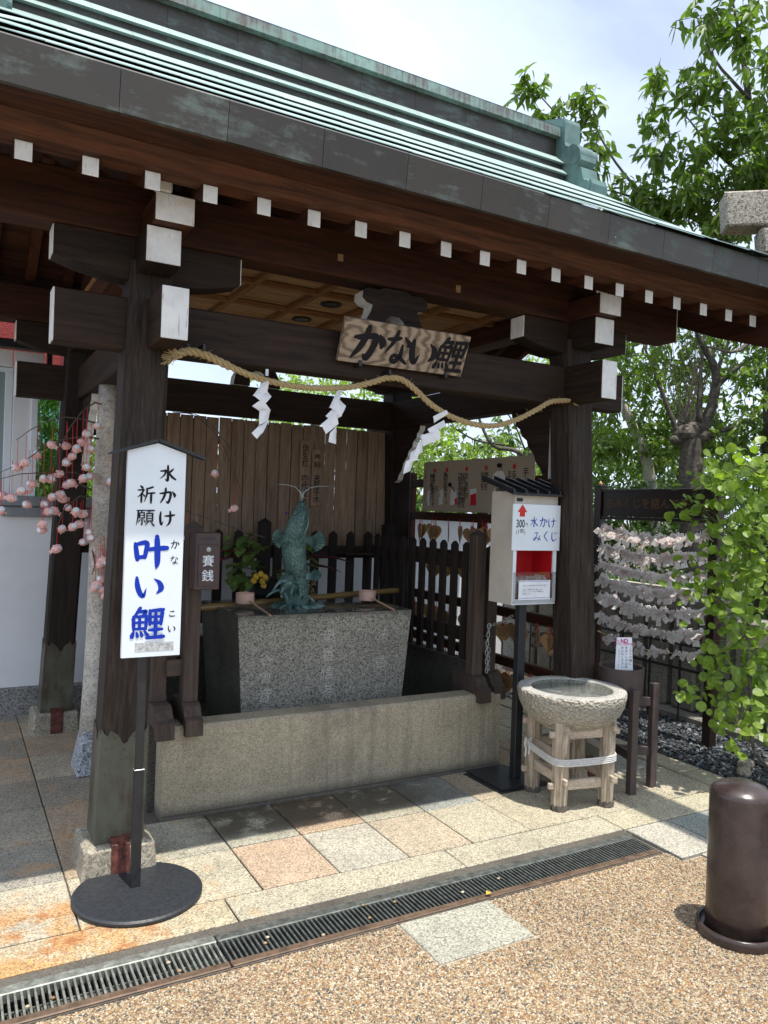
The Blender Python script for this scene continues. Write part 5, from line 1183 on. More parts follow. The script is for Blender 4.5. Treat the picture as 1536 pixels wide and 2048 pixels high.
# ------------------------------------------------------------------ instruction board and votive rack on the right
rk = thing('votive_rack', 'dark red timber rack for votive plaques behind the right fence', 'rack', (3.26, 4.5, 0))
xk = 3.30
for y in (3.52, 4.45, 5.42): bx(rk, 'post', M['redY'], xk-.025, xk+.025, y-.03, y+.03, 0, 1.80, .004)
for z in (1.715, 1.455, 1.175, .83, .50): bx(rk, 'rail', M['redY'], xk-.020, xk+.020, 3.55, 5.42, z-.032, z+.032, .004)
bd = thing('instruction_board', 'beige board with drawings and vertical text on hand washing', 'board', (3.25, 4.5, 1.65))
xq = 3.262
bx(bd, 'panel', M['boardbeige'], xq, xq+.008, 3.86, 5.195, 1.495, 1.878, .003)
frb = (Vector((xq, 5.195, 1.878)), Vector((0, -1, 0)), Vector((0, 0, -1)), Vector((-1, 0, 0)))
# crop of 1140 units wide = 1.335 m, height ~ 500..590 = .383
def bdp(X, Y):
    t = (X-135)/1140; yt = 185-85*t; yb_ = 680+45*t
    # perspective: near end on the right
    w = t*.72/(.72*t+(1-t)*1.0) if True else t
    return w*1.335, (Y-yt)/(yb_-yt)*.383
m = MB(); mr = MB()
for s_, X, Y, sz, pt in [('最後に柄杓を立て', 310, 300, .042, .038), ('残った水で', 290, 300, .042, .038), ('柄を清めます', 268, 300, .042, .042), ('再び左手を', 490, 290, .045, .042), ('清めます', 466, 280, .045, .042), ('次に柄杓を', 728, 280, .050, .042), ('右手に持ち替え', 703, 280, .050, .042), ('左手に水を受け', 676, 280, .050, .042), ('口をすすぎます', 650, 280, .050, .042),
                         ('柄杓を', 920, 270, .055, .048), ('右手を', 888, 270, .055, .048), ('右手で柄杓を', 1142, 255, .050, .045), ('左手を清めます', 1110, 258, .050, .045), ('手水の作法', 1215, 230, .068, .080)]:
    u, v = bdp(X, Y); ftext(m, s_, frb, u-.02, v, sz*.92, True, bold=.012, lift=.001, pitch=pt*.86)
for X, Y in [(320, 267), (494, 255), (729, 242), (922, 232), (1144, 218)]:
    u, v = bdp(X, Y); c_ = frb[0]+frb[1]*u+frb[2]*v+frb[3]*.001; mr.add([c_+frb[1]*.018*math.cos(a)+frb[2]*.018*math.sin(a) for a in [2*math.pi*k/16 for k in range(16)]], [tuple(range(16))])
part(bd, 'lettering', m, M['ink']); part(bd, 'red_mark', mr, M['redcord'])
def blob(mat, polys, name, lift):
    mm = MB()
    for k, pl in enumerate(polys): mm.add([frb[0]+frb[1]*bdp(*p)[0]+frb[2]*bdp(*p)[1]+frb[3]*(lift+k*.0001) for p in pl], [tuple(range(len(pl)))])
    part(bd, name, mm, mat)
def ell(X, Y, a, b, n=14): return [(X+a*math.cos(6.283*k/n), Y+b*math.sin(6.283*k/n)) for k in range(n)]
M['robe'] = plain('printed_white_robe', (.80, .80, .76), .6)
blob(M['robe'], [[(215, 480), (262, 465), (255, 630), (225, 632), (208, 600)], [(400, 480), (455, 450), (450, 620), (392, 625)], [(548, 500), (575, 440), (622, 480), (630, 560), (600, 625), (545, 625)], [(975, 380), (985, 300), (1020, 260), (1060, 262), (1082, 330), (1075, 392)], [(770, 460), (835, 450), (842, 560), (775, 600)]], 'robe_print', .001)
blob(M['skin'], [ell(543, 455, 20, 28), ell(1033, 240, 18, 26), [(180, 460), (232, 458), (232, 480), (180, 490)], [(390, 400), (450, 360), (455, 385), (400, 425)], [(515, 470), (550, 490), (545, 520), (520, 495)], [(380, 540), (410, 500), (412, 520), (390, 560)], [(1010, 350), (1050, 350), (1045, 370), (1012, 370)]], 'skin_print', .0015)
blob(M['ink'], [ell(540, 412, 24, 24), [(556, 420), (612, 480), (604, 492), (560, 440)], ell(1033, 205, 22, 26), [(1048, 215), (1060, 258), (1052, 260)]], 'hair_print', .002)
blob(M['red'], [[(605, 560), (632, 550), (636, 626), (612, 628)], [(780, 520), (838, 500), (840, 632), (780, 632)], [(998, 392), (1005, 350), (1032, 350), (1030, 392)]], 'skirt_print', .0025)
blob(M['ema'], [ell(175, 335, 13, 34), [(170, 365), (178, 365), (178, 580), (172, 580)], ell(360, 455, 20, 34), ell(500, 600, 14, 18), ell(748, 525, 15, 28)], 'ladle_print', .0028)
# heart-shaped votive plaques
hp = []
for k in range(26):
    t = 2*math.pi*k/26; hp.append((.0048*16*math.sin(t)**3, .0046*(13*math.cos(t)-5*math.cos(2*t)-2*math.cos(3*t)-math.cos(4*t))*.98))
emar = thing('votive_plaque', 'x', 'plaque', (0, 0, 0)); m = MB(); m.prism([(a, b-.060) for a, b in hp][::-1], 0, -.003, .003)
pl0 = build('plaque_board', m, M['ema'], parent=emar, local=True)
cd = build('red_cord', MB().tube([(-.002, -.004, -.025), (-.006, -.003, .01), (-.004, 0, .042), (.0, .003, .01), (-.002, .004, -.025)], .002, 4), M['redcord'], parent=emar, local=True)
m = MB()
for k in range(5): m.box(-.0040, -.0032, -.042+.004*k, .042-.006*k, -.040-.012*k, -.0375-.012*k)
wr = build('handwriting', m, M['ink'], parent=emar, local=True)
def emacopy(y, z, rz, dx, lab, rx=0, write=True):
    c = emar if not emacopy.used else copy_tree(emar); emacopy.used = True
    c.location = (xk-.03-dx, y, z); c.rotation_euler = (rx, 0, rz); c['label'] = lab; c['group'] = 'heart-shaped votive plaques on the rack'
emacopy.used = False
rows = [(1.455, 'in the row under the beige board'), (1.175, 'in the second row of the rack'), (.83, 'in the third row of the rack'), (.50, 'in the lowest row of the rack')]
for zi, (z, lab) in enumerate(rows):
    y = 3.62; ne = 0
    while y < 5.35:
        nst = random.choice([1, 2, 3]) if zi < 3 else random.choice([1, 2])
        for s_ in range(nst):
            ne += 1; emacopy(y+.012*s_, z-.055-.012*s_*(s_ % 2), random.uniform(-.7, .5), .004+.012*s_, 'heart-shaped wooden plaque, %s from the right post %s' % (ordinal(ne), lab), random.uniform(-.15, .15))
        y += random.uniform(.15, .23)

# two name plaques on the plank screen
for (px0, px1, pyt, pyb, txt, lab, sz, u) in [(601, 625, 880, 1018, '佳生焼 四代文七', 'longer left wooden tablet with ink characters on the plank screen', .042, 0), (625, 644, 899, 1013, '奉納 志芸手水', 'shorter right wooden tablet with ink characters on the plank screen', .042, 0)]:
    a = at(px0, pyt, 1, 5.375); b = at(px1, pyb, 1, 5.375); tt = thing('wooden_tablet', lab, 'tablet', ((a.x+b.x)/2, 5.38, b.z))
    yy0 = 5.372 if px0 == 601 else 5.376; bx(tt, 'board', M['plank'], a.x, a.x+.083, yy0, 5.388, b.z, a.z, .002)
    m = MB(); f_ = frame_xz((a.x, yy0, a.z), (1, 0, 0), (0, -1, 0)); n_ = len(txt); ftext(m, txt, f_, .016, .03, .058, True, bold=.012, pitch=(a.z-b.z-.06)/n_)
    part(tt, 'lettering', m, M['ink'])

# ------------------------------------------------------------------ log with hanging ceramic fish
lgx, lgy = .755, 4.50
lg = thing('upright_log', 'pale bark log on a granite foot behind the left post, branches stuck in it', 'log', (lgx, lgy, 0))
pts = [(.735, lgy, .20), (.738, lgy, .45), (.742, lgy, .8), (.740, lgy, 1.2), (.748, lgy, 1.6), (.752, lgy, 1.9), (.755, lgy, 2.15)]
m = MB(); m.tube(pts, [.082, .076, .068, .066, .062, .060, .058], 20); m.v = [(a+random.uniform(-.0015, .0015), b+random.uniform(-.0015, .0015), c) for a, b, c in m.v]
part(lg, 'trunk', m, M['log'], smooth=True)
part(lg, 'granite_foot', MB().hexa([(.63, 4.38, 0), (.87, 4.38, 0), (.87, 4.62, 0), (.63, 4.62, 0), (.665, 4.42, .23), (.82, 4.42, .23), (.82, 4.57, .23), (.665, 4.57, .23)], .008), M['bluestone'])
YFI = 4.42
def px3(l, y0=4.46, y1=4.38): n = len(l); return [at(a, b, 1, y0+(y1-y0)*i/(n-1)) for i, (a, b) in enumerate(l)]
branches = [
 [(208, 810), (190, 805), (165, 822), (140, 855), (115, 905), (95, 945), (75, 1028)],
 [(200, 878), (165, 873), (120, 880), (80, 900), (45, 925), (0, 945)],
 [(190, 846), (165, 838), (130, 834), (95, 842), (60, 860), (33, 880)],
 [(185, 960), (150, 945), (90, 945), (40, 948), (0, 958)],
 [(182, 995), (160, 992), (130, 1015), (112, 1060)],
 [(182, 980), (150, 962), (120, 950)],
 [(185, 1100), (190, 1130), (184, 1150)]]
for b in branches: part(lg, 'branch', MB().tube(px3(b, 4.47, 4.36), [.0052-.0035*i/(len(b)-1) for i in range(len(b))], 6), M['bark'])
for b in [[(345, 826), (390, 832), (440, 880), (480, 975)], [(345, 824), (400, 832), (440, 870), (475, 918)], [(372, 1022), (430, 1042), (480, 1060), (530, 1075)]]:
    P_ = [at(a, c, 1, 4.35) for a, c in b]; part(lg, 'branch', MB().tube([Vector(v) for v in catmull([tuple(p) for p in P_], 5)], .0022, 5), M['bark'])
# fish prototype: plump body with white mouth ring, fins, red heart and black strokes; faces +x
def fishproto():
    f = thing('ceramic_fish', 'x', 'ornament', (0, 0, 0))
    prof = [(-.032, .004), (-.027, .013), (-.016, .021), (-.003, .0255), (.010, .0245), (.020, .0205), (.025, .0175)]
    m = MB().tube([(x, 0, 0) for x, r in prof], [r for x, r in prof], 14, ell=[1.0]*7); build('body', m, M['pink'], parent=f, local=True, smooth=True)
    m = MB().tube([(.0245, 0, 0), (.0275, 0, 0), (.0290, 0, 0)], [.0165, .0155, .010], 14); build('white_mouth', m, M['whitepaint'], parent=f, local=True, smooth=True)
    m = MB().tube([(.0238, 0, 0), (.0252, 0, 0)], [.0180, .0174], 14, cap=False); build('mouth_ring', m, M['ink'], parent=f, local=True)
    m = MB(); m.prism([(-.026, -.006), (-.044, -.013), (-.040, 0), (-.044, .013), (-.026, .006)], 1, -.004, .004); m.prism([(-.012, .018), (.006, .022), (-.010, .030)], 1, -.003, .003)
    m.hexa([(-.004, -.020, -.012), (.008, -.020, -.010), (.004, -.029, -.016), (-.010, -.028, -.016), (-.004, -.020, -.008), (.008, -.020, -.006), (.004, -.029, -.012), (-.010, -.028, -.012)]); m.hexa([(-.010, .028, -.016), (.004, .029, -.016), (.008, .020, -.010), (-.004, .020, -.012), (-.010, .028, -.012), (.004, .029, -.012), (.008, .020, -.006), (-.004, .020, -.008)])
    build('fins', m, M['pink'], parent=f, local=True)
    m = MB(); m.ico((.004, -.022, -.002), .006, (1, .35, 1)); m.ico((.004, .022, -.002), .006, (1, .35, 1)); build('red_heart', m, M['redcord'], parent=f, local=True)
    m = MB()
    for s in (-1, 1):
        m.ico((.016, s*.0185, .008), .0022)
        for k in range(3): m.box(-.016+.006*k, -.0145+.006*k, s*.0205-.001, s*.0205+.001, -.006, .004)
    build('black_strokes', m, M['ink'], parent=f, local=True); return f
fp = fishproto(); used = False; FB = MB()
fish = [ # px, py, heading (0 mouth to the viewer), string top py, where
 (195, 852, 0, 805), (173, 868, 0, 815), (165, 885, 2, 820), (153, 898, 0, 838), (181, 898, 0, 846), (132, 892, 2, 842), (104, 890, 2, 852), (144, 913, .3, 845), (133, 925, 0, 850), (173, 934, 0, 850), (74, 910, .5, 850),
 (51, 925, 1, 870), (34, 935, 1, 880), (118, 948, 1, 890), (87, 958, 0, 885), (101, 958, .2, 890), (181, 952, .5, 870), (166, 957, .5, 870), (144, 966, 1, 850), (133, 970, 0, 870), (64, 968, 1, 900), (57, 980, .3, 900), (43, 982, .1, 930), (23, 996, 1.2, 920), (6, 992, 1, 945), (2, 1022, 0, 960),
 (54, 1009, .4, 950), (89, 1008, 0, 945), (104, 994, 0, 930), (119, 990, 1, 940), (126, 998, 1, 945), (96, 1023, .4, 1000), (109, 1022, 1, 1000), (86, 1048, 1, 1010), (84, 1060, 1, 1010), (136, 1015, .1, 995), (152, 1024, .1, 1000), (165, 1028, 1, 1000), (160, 1048, 1, 1005), (145, 1054, .2, 1005), (124, 1058, 0, 1030), (166, 1084, .1, 1040), (178, 1064, .2, 1010), (113, 1098, 1, 1055),
 (222, 964, .2, 910), (207, 1120, 1, 1070), (213, 1125, .5, 1075), (200, 1130, 1, 1075), (203, 1158, 1, 1090), (196, 1168, 1, 1090), (207, 1180, 1, 1095), (190, 1176, .5, 1090), (210, 1192, .2, 1100), (182, 1075, .1, 1010),
 (430, 947, .4, 888), (468, 1017, 1, 962), (372, 1077, .8, 1030)]
cords = []
for i, (px, py, hd_, top) in enumerate(fish):
    y = 4.40+((i*37) % 11-5)*.012
    if px > 350: y = 4.35
    if top >= 1040 and px > 185 and px < 230: y = 4.40
    p = at(px, py, 1, y); f = fp if i == 0 else copy_tree(fp)
    yaw = -math.pi/2+hd_*(1.1 if i % 2 else -1.1)+.25*math.sin(i*2.1)
    f.location = p; f.rotation_euler = (.25*math.sin(i), -.28+.3*math.sin(i*1.7), yaw); sc = .80+.14*((i*13) % 7)/7; f.scale = (sc, sc, sc)
    f['group'] = 'pink ceramic fish hanging on red cords'
    tier = lambda q: sum(q >= e for e in (905, 960, 1010, 1050))
    if px < 185:
        mates = sorted([(a[0], a[1]) for a in fish if a[0] < 185 and tier(a[1]) == tier(py)]); f['label'] = 'pink ceramic fish, %s from left in the %s tier beside the bark log' % (ordinal(mates.index((px, py))+1), ['top', 'second', 'middle', 'fourth', 'bottom'][tier(py)])
    elif px < 240:
        mates = sorted([(a[1], a[0]) for a in fish if 185 <= a[0] < 240]); f['label'] = 'pink ceramic fish, %s from top of those hanging against the bark log' % ordinal(mates.index((py, px))+1)
    if px == 430: f['label'] = 'pink ceramic fish hanging alone before the planks right of the sign roof'
    if px == 468: f['label'] = 'pink ceramic fish hanging before the planks just above the flower leaves'
    if px == 372: f['label'] = 'pink ceramic fish half hidden at the right edge of the white sign'
    tp = at(px+2, top, 1, y+.01)
    cords.append((f, p, tp))
for f, p, tp in cords:
    s = build('red_cord', MB().tube([p+Vector((0, 0, .016)), tp], .0013, 4), M['redcord']); s.parent = f; s.matrix_parent_inverse = Matrix.LocRotScale(f.location, f.rotation_euler, f.scale).inverted()

# ------------------------------------------------------------------ omikuji rack with tied paper fortunes
RX = 4.45; Ya, Yb = 3.405, 4.47
ork = thing('fortune_tying_rack', 'black lacquer rack with gold lettering and ropes for tying paper fortunes', 'rack', (RX, 3.93, 0))
for y in (Ya, Yb):
    bx(ork, 'post', M['rack'], RX-.032, RX+.032, y-.034, y+.034, -.03, 1.73, .004); bx(ork, 'post_cap', M['rack'], RX-.038, RX+.038, y-.04, y+.04, 1.73, 1.742, .002)
    part(ork, 'finial', MB().lathe([(.012, 0), (.018, .008), (.012, .020), (.003, .034)], 12, (RX, y, 1.742)), M['goldbright'] if 'goldbright' in M else M['ema'], smooth=True)
bx(ork, 'header_board', M['rack'], RX-.014, RX+.014, Ya+.034, Yb-.034, 1.505, 1.695, .003)
for z in (1.49, 1.70): bx(ork, 'header_rail', M['rack'], RX-.022, RX+.022, Ya+.034, Yb-.034, z-.012, z+.012, .003)
fr = (Vector((RX-.0145, Yb-.034, 1.695)), Vector((0, -1, 0)), Vector((0, 0, -1)), Vector((-1, 0, 0))); m = MB()
ftext(m, 'おみくじを結んで下さい', fr, .045, .05, .082, bold=.012, pitch=.088); part(ork, 'gold_lettering', m, M['gold'])
protos = []
for v in range(6):
    m = MB(); w = .010
    def ribbon(pts, w):
        pts = [Vector(p) for p in pts]; 
        for a, b in zip(pts, pts[1:]):
            d = (b-a).normalized(); s = d.cross(Vector((1, .3*v-.8, .25))).normalized()*w; m.add([a-s, a+s, b+s, b-s], [(0, 1, 2, 3)])
    for k in range(3):
        a = random.uniform(-1.2, 1.2)+(0 if k else math.pi); L = random.uniform(.032, .062)
        e1 = Vector((random.uniform(-.014, .002), math.sin(a)*L*.6, -abs(math.cos(a))*L*(1 if k else -.35))); ribbon([(0, 0, 0), e1*.5+Vector((-.008, 0, 0)), e1], w*random.uniform(.7, 1.2))
    m.ico((-.003, 0, 0), .009, (.8, 1.2, 1)); 
    m.v = [(a+random.uniform(-.002, .002), b+random.uniform(-.002, .002), c+random.uniform(-.002, .002)) for a, b, c in m.v]
    me = bpy.data.meshes.new('paper_fortune'); me.from_pydata(m.v, [], m.f); me.materials.append(M['omikuji']); protos.append(me)
cnt = 0
for r_, (pyc, n_) in enumerate([(1078, 46), (1114, 46), (1152, 44), (1184, 42), (1222, 34), (1262, 28), (1300, 12)]):
    zc = at(1306, pyc, 0, RX).z; pts = []
    for k in range(25): t = k/24; y = Yb-.034+(Ya+.034-Yb+.034)*t; pts.append((RX-.01, y, zc+.055*(2*t-1)**2+.006*math.sin(t*9+r_)))
    part(ork, 'rope', MB().tube(pts, .004, 6), M['straw'])
    lab = ['topmost', 'second', 'third', 'middle', 'fifth', 'sixth', 'lowest'][r_]
    for k in range(n_):
        t = (k+random.uniform(.2, .8))/n_; 
        if r_ == 6: t = .08+.88*t
        y = Yb-.04+(Ya+.08-Yb)*t; z = zc+.055*(2*t-1)**2
        o = bpy.data.objects.new('paper_fortune', protos[random.randrange(6)]); COL.objects.link(o); o.location = (RX-.012, y, z); o.rotation_euler = (random.uniform(-.6, .6), random.uniform(.1, 1.15), random.uniform(-.5, .5)); s_ = random.uniform(1.35, 2.15); o.scale = (s_, s_, s_)
        tag(o, 'white paper fortune, %s from the left post on the %s rope of the rack' % (ordinal(k+1), lab), 'paper fortune', 'paper fortunes tied on the rack'); cnt += 1

# stone fence with planter, behind the rack
sf = thing('stone_fence', 'old granite fence of broad pillars on a base course behind the fortune rack', 'fence', (5.05, 4, 0))
part(sf, 'base_course', MB().box(4.80, 5.25, 1.8, 7.6, -.08, .045, .012), M['fencestone'])
y = 2.3
while y < 7.4:
    w = random.uniform(.20, .24); o = bx(sf, 'pillar', M['fencestone'], 4.90, 5.14, y, y+w, .045, .80, .018); y += w+.045
bx(sf, 'coping', M['fencestone'], 4.86, 5.18, 3.72, 7.4, .802, .93, .014)
pn = thing('planter', 'long white-rimmed planter of green groundcover on top of the stone fence', 'planter', (5.1, 5, .93)); 
bx(pn, 'rim', M['cream'], 4.86, 4.90, 3.78, 7.0, .932, .975, .005); bx(pn, 'rim', M['cream'], 5.42, 5.46, 3.78, 7.0, .932, .975, .005); bx(pn, 'box', M['fencestone'], 4.90, 5.42, 3.78, 7.0, .932, .955, 0)
lt = thing('iron_lattice', 'thin black iron lattice in front of the stone fence under the rack', 'lattice', (4.72, 4.2, .0))
for z in (.40, .49, .58): bx(lt, 'bar', M['black'], 4.712, 4.728, 3.5, 5.6, z-.009, z+.009, 0)
for k in range(8): y = 3.6+.28*k; bx(lt, 'upright', M['black'], 4.714, 4.726, y-.006, y+.006, .0, .60, 0)

# ------------------------------------------------------------------ unseen torii added to cast the shadow band; granite beam end, upper right
to = thing('shadow_torii', 'unseen granite torii added overhead beside the camera to cast a shadow band', 'torii', (3.43, 0, 0))
def dist0(px, py, d):
    v = CF+CR*((px-768)/FPX)-CU*((py-1024)/FPX); return Vector((0, 0, EYE))+v*d
def crossend(x0, x1, yE, y0, z0, z1, sl):
    return MB().hexa([(x0, y0, z0), (x1, y0, z0), (x1, yE-sl, z0), (x0, yE-sl, z0), (x0, y0, z1), (x1, y0, z1), (x1, yE, z1), (x0, yE, z1)], .02)
part(to, 'top_beam', crossend(3.29, 3.58, 2.55, -3.6, 4.36, 4.60, .02), M['torii']); part(to, 'lower_beam', crossend(3.34, 3.53, 2.30, -3.3, 3.85, 4.00, .03), M['torii'])
for y in (1.0, -2.2): part(to, 'pillar', MB().lathe([(.15, 0), (.13, 4.355)], 28, (3.435, y, 0)), M['torii'], smooth=False)
gt = thing('granite_gate', 'rough granite beam end jutting in at the upper right before the cherry tree', 'gate', (4.9, 3.1, 0))
gd = Vector((.757, -.653, 0)); gn = Vector((.653, .757, 0)); g0 = dist0(1450, 382, 5.2)
def gbox(a0, a1, z0, z1, t, sl, b=.03):
    c = [g0+gd*a+gn*q for a, q in ((a0+sl, 0), (a1, 0), (a1, t), (a0+sl, t))]; e = [g0+gd*a+gn*q for a, q in ((a0, 0), (a1, 0), (a1, t), (a0, t))]
    return MB().hexa([(p.x, p.y, z0) for p in c]+[(p.x, p.y, z1) for p in e], b)
part(gt, 'top_beam', gbox(0, 2.6, g0.z-.235, g0.z, .20, .02, .012), M['torii']); part(gt, 'lower_beam', gbox(.225, 2.4, g0.z-.44, g0.z-.236, .18, .02, .03), M['torii'])
for a in (1.45, 2.4): p = g0+gd*a+gn*.14; part(gt, 'pillar', MB().lathe([(.13, 0), (.12, g0.z-.49)], 24, (p.x, p.y, 0)), M['torii'])

# ------------------------------------------------------------------ white building, left rear
wb = thing('white_building', 'white plastered building with grey stone plinth, sill and window behind the pavilion', 'building', (-.5, 6.0, 0))
bx(wb, 'wall', M['wall'], -3.0, 1.35, 5.84, 6.05, .19, 1.43, 0); bx(wb, 'plinth', M['greystone'], -3.0, 1.35, 5.80, 6.06, -.05, .19, .01)
bx(wb, 'sill', M['sill'], -3.0, 1.2, 5.79, 6.02, 1.432, 1.50, .004); bx(wb, 'sill_lip', M['sill'], .30, 1.2, 5.80, 5.835, 1.36, 1.425, .004)
bx(wb, 'window_pillar', M['wall'], .355, .51, 5.85, 6.0, 1.50, 2.40, .004); bx(wb, 'window_pillar', M['wall'], .665, .80, 5.85, 6.0, 1.50, 2.40, .004); bx(wb, 'window_frame', M['whitepaint'], .47, .51, 5.835, 5.85, 1.50, 2.40, .002)
bx(wb, 'window_frame', M['whitepaint'], .305, .352, 5.86, 5.92, 1.50, 2.34, .003); bx(wb, 'frosted_pane', M['frost'], -.60, .305, 5.90, 5.91, 1.50, 2.34, 0); bx(wb, 'window_frame', M['whitepaint'], -.6, .352, 5.86, 5.93, 2.34, 2.37, .003)
for k in range(6): bx(wb, 'transom_panel', M['wall'], -.62+.195*k, -.62+.195*k+.185, 5.85, 5.90, 2.375, 2.49, .003)
bx(wb, 'gutter', M['black'], -1.0, .545, 5.76, 5.86, 2.495, 2.55, .004); bx(wb, 'downpipe', M['black'], .555, .59, 5.80, 5.84, 2.30, 2.56, .004)
bx(wb, 'window_glass', M['window'], .512, .663, 5.93, 5.934, 1.50, 2.40, 0)
rb = thing('red_building', 'red rendered wall and panel seen above the white building', 'building', (0, 6.6, 0)); bx(rb, 'wall', M['redrender'], -2.5, .68, 6.20, 6.28, 2.42, 3.1, 0); bx(rb, 'panel', M['redflat'], .68, 1.02, 6.22, 6.28, 2.42, 2.95, 0)
lamp = thing('small_wall_spotlight', 'small metal spotlight with cable on the red panel', 'lamp', (.80, 6.15, 2.6)); part(lamp, 'head', MB().lathe([(.02, 0), (.03, .05), (.012, .09)], 12, (.80, 6.12, 2.52)), M['steel']); part(lamp, 'arm', MB().tube([(.80, 6.12, 2.60), (.84, 6.15, 2.66), (.95, 6.2, 2.69)], .006, 6), M['black'])
ww = thing('white_garden_wall', 'low white plaster wall with blue-grey coping behind the picket fences', 'wall', (3, 6, 0)); bx(ww, 'wall', M['wall'], 1.36, 4.62, 5.86, 5.98, 0.02, 1.43, 0); bx(ww, 'coping', M['greycoping'], 1.36, 4.66, 5.80, 6.04, 1.432, 1.475, .004); bx(ww, 'foot', M['greystone'], 1.36, 4.62, 5.84, 5.99, -.05, .10, 0)

# ------------------------------------------------------------------ vegetation
def leaves_mesh(name, C, D, size, mat, parent=None, width=.42, fold=.25, kind=None, droop=.25):
    """many folded pointed leaves: C base points, D directions, size lengths (numpy)"""
    n = len(C); C = np.asarray(C, float); D = np.asarray(D, float); D /= (np.linalg.norm(D, axis=1, keepdims=True)+1e-9)
    rv = rng.normal(size=(n, 3)); rv[:, 2] = np.abs(rv[:, 2])*1.3+.3; S = np.cross(D, rv); S /= (np.linalg.norm(S, axis=1, keepdims=True)+1e-9); Nn = np.cross(S, D)
    L = np.asarray(size)[:, None]; W = L*width*.5; dz = np.array([0, 0, -1.])
    V = np.stack([C, C+D*L*.35+S*W*.9+Nn*W*fold, C+D*L*.38, C+D*L*.35-S*W*.9+Nn*W*fold, C+D*L*.72+S*W*.72+Nn*W*fold+dz*L*droop*.4, C+D*L*.74+dz*L*droop*.45, C+D*L*.72-S*W*.72+Nn*W*fold+dz*L*droop*.4, C+D*L+dz*L*droop], 1).reshape(-1, 3)
    tf = np.array([(0, 1, 2), (0, 2, 3), (1, 4, 5), (1, 5, 2), (2, 5, 6), (2, 6, 3), (4, 7, 5), (5, 7, 6)]); F = (tf[None]+8*np.arange(n)[:, None, None]).reshape(-1, 3)
    me = bpy.data.meshes.new(name); me.vertices.add(len(V)); me.vertices.foreach_set('co', V.ravel()); me.loops.add(F.size); me.loops.foreach_set('vertex_index', F.ravel().astype(np.int32))
    me.polygons.add(len(F)); me.polygons.foreach_set('loop_start', np.arange(0, F.size, 3, dtype=np.int32)); me.polygons.foreach_set('loop_total', np.full(len(F), 3, np.int32)); me.update(); me.validate()
    me.materials.append(mat); o = bpy.data.objects.new(name, me); COL.objects.link(o)
    if parent is not None: o.parent = parent; o.location = -parent.location
    if kind: o['kind'] = kind
    return o
def sprays(clumps, twiglen=.35, per=9, lsize=.09, down=.35):
    """clumps (x,y,z,rx,ry,rz,ntwigs): twigs radiating within ellipsoids with leaves along them -> arrays + twig lines"""
    C = []; D = []; S = []; T = []
    for (x, y, z, a, b, c, n) in clumps:
        for _ in range(n):
            u = rng.normal(size=3); u /= np.linalg.norm(u); r = rng.random()**.45; p = np.array([x+u[0]*a*r, y+u[1]*b*r, z+u[2]*c*r])
            d = u*.6+rng.normal(size=3)*.45+np.array([0, 0, .25]); d /= np.linalg.norm(d); L = twiglen*rng.uniform(.5, 1.1); q = p-d*L*.6; e = p+d*L*.4; T.append((q, e))
            for k in range(per):
                t = (k+rng.random())/per; cpt = q+(e-q)*t; s = rng.normal(size=3)*.8; dd = d*.5+s; dd[2] -= down; C.append(cpt); D.append(dd); S.append(lsize*rng.uniform(.65, 1.15))
    return np.array(C), np.array(D), np.array(S), T
def twigmesh(T, r, n=3):
    m = MB()
    for a, b in T: m.tube([a, b], [r, r*.4], n, cap=False)
    return m
def limb(root, name, pts, r0, r1, mat=None, n=9):
    P_ = [Vector(v) for v in catmull([tuple(p) for p in pts], 4)]; k = len(P_)-1
    P_ = [p+Vector((random.uniform(-1, 1), random.uniform(-1, 1), random.uniform(-1, 1)))*r0*.10 if 0 < i < k else p for i, p in enumerate(P_)]
    return part(root, name, MB().tube(P_, [r0+(r1-r0)*i/k for i in range(k+1)], n), mat or M['bark'], smooth=True)
def dist(px, py, d):
    v = CF+CR*((px-768)/FPX)-CU*((py-1024)/FPX); return Vector((0, 0, EYE))+v*d
def cl(px, py, d, a, b, c, n): p = dist(px, py, d); return (p.x, p.y, p.z, a, b, c, n)

# near cherry tree, right: branches against the sky
t1 = thing('cherry_tree', 'tall leafy cherry tree on the right with branches rising against the sky', 'tree', (7.4, 5.1, 0))
limb(t1, 'trunk', [(7.6, 5.2, -.05), (7.5, 5.1, 1.2), dist(1560, 700, 7.56), dist(1545, 560, 7.32)], .14, .10)
for pts, r0 in [([dist(1545, 560, 7.32), dist(1520, 350, 6.83), dist(1490, 150, 6.59), dist(1460, -40, 6.47)], .06), ([dist(1545, 600, 7.32), dist(1470, 500, 6.95), dist(1380, 430, 6.83), dist(1290, 400, 6.83), dist(1210, 380, 6.95)], .045),
                ([dist(1545, 620, 7.32), dist(1480, 700, 7.20), dist(1400, 690, 7.08)], .03), ([dist(1520, 380, 6.95), dist(1430, 300, 6.71), dist(1370, 230, 6.59)], .022), ([dist(1290, 400, 6.83), dist(1215, 300, 6.83), dist(1165, 190, 6.83)], .014),
                ([dist(1210, 380, 6.95), dist(1130, 250, 6.95), dist(1050, 160, 6.95)], .010), ([dist(1500, 200, 6.59), dist(1430, 120, 6.47), dist(1395, 40, 6.47)], .016), ([dist(1490, 450, 6.71), dist(1560, 300, 6.47), dist(1600, 100, 6.34)], .04)]:
    limb(t1, 'branch', pts, r0, .005)
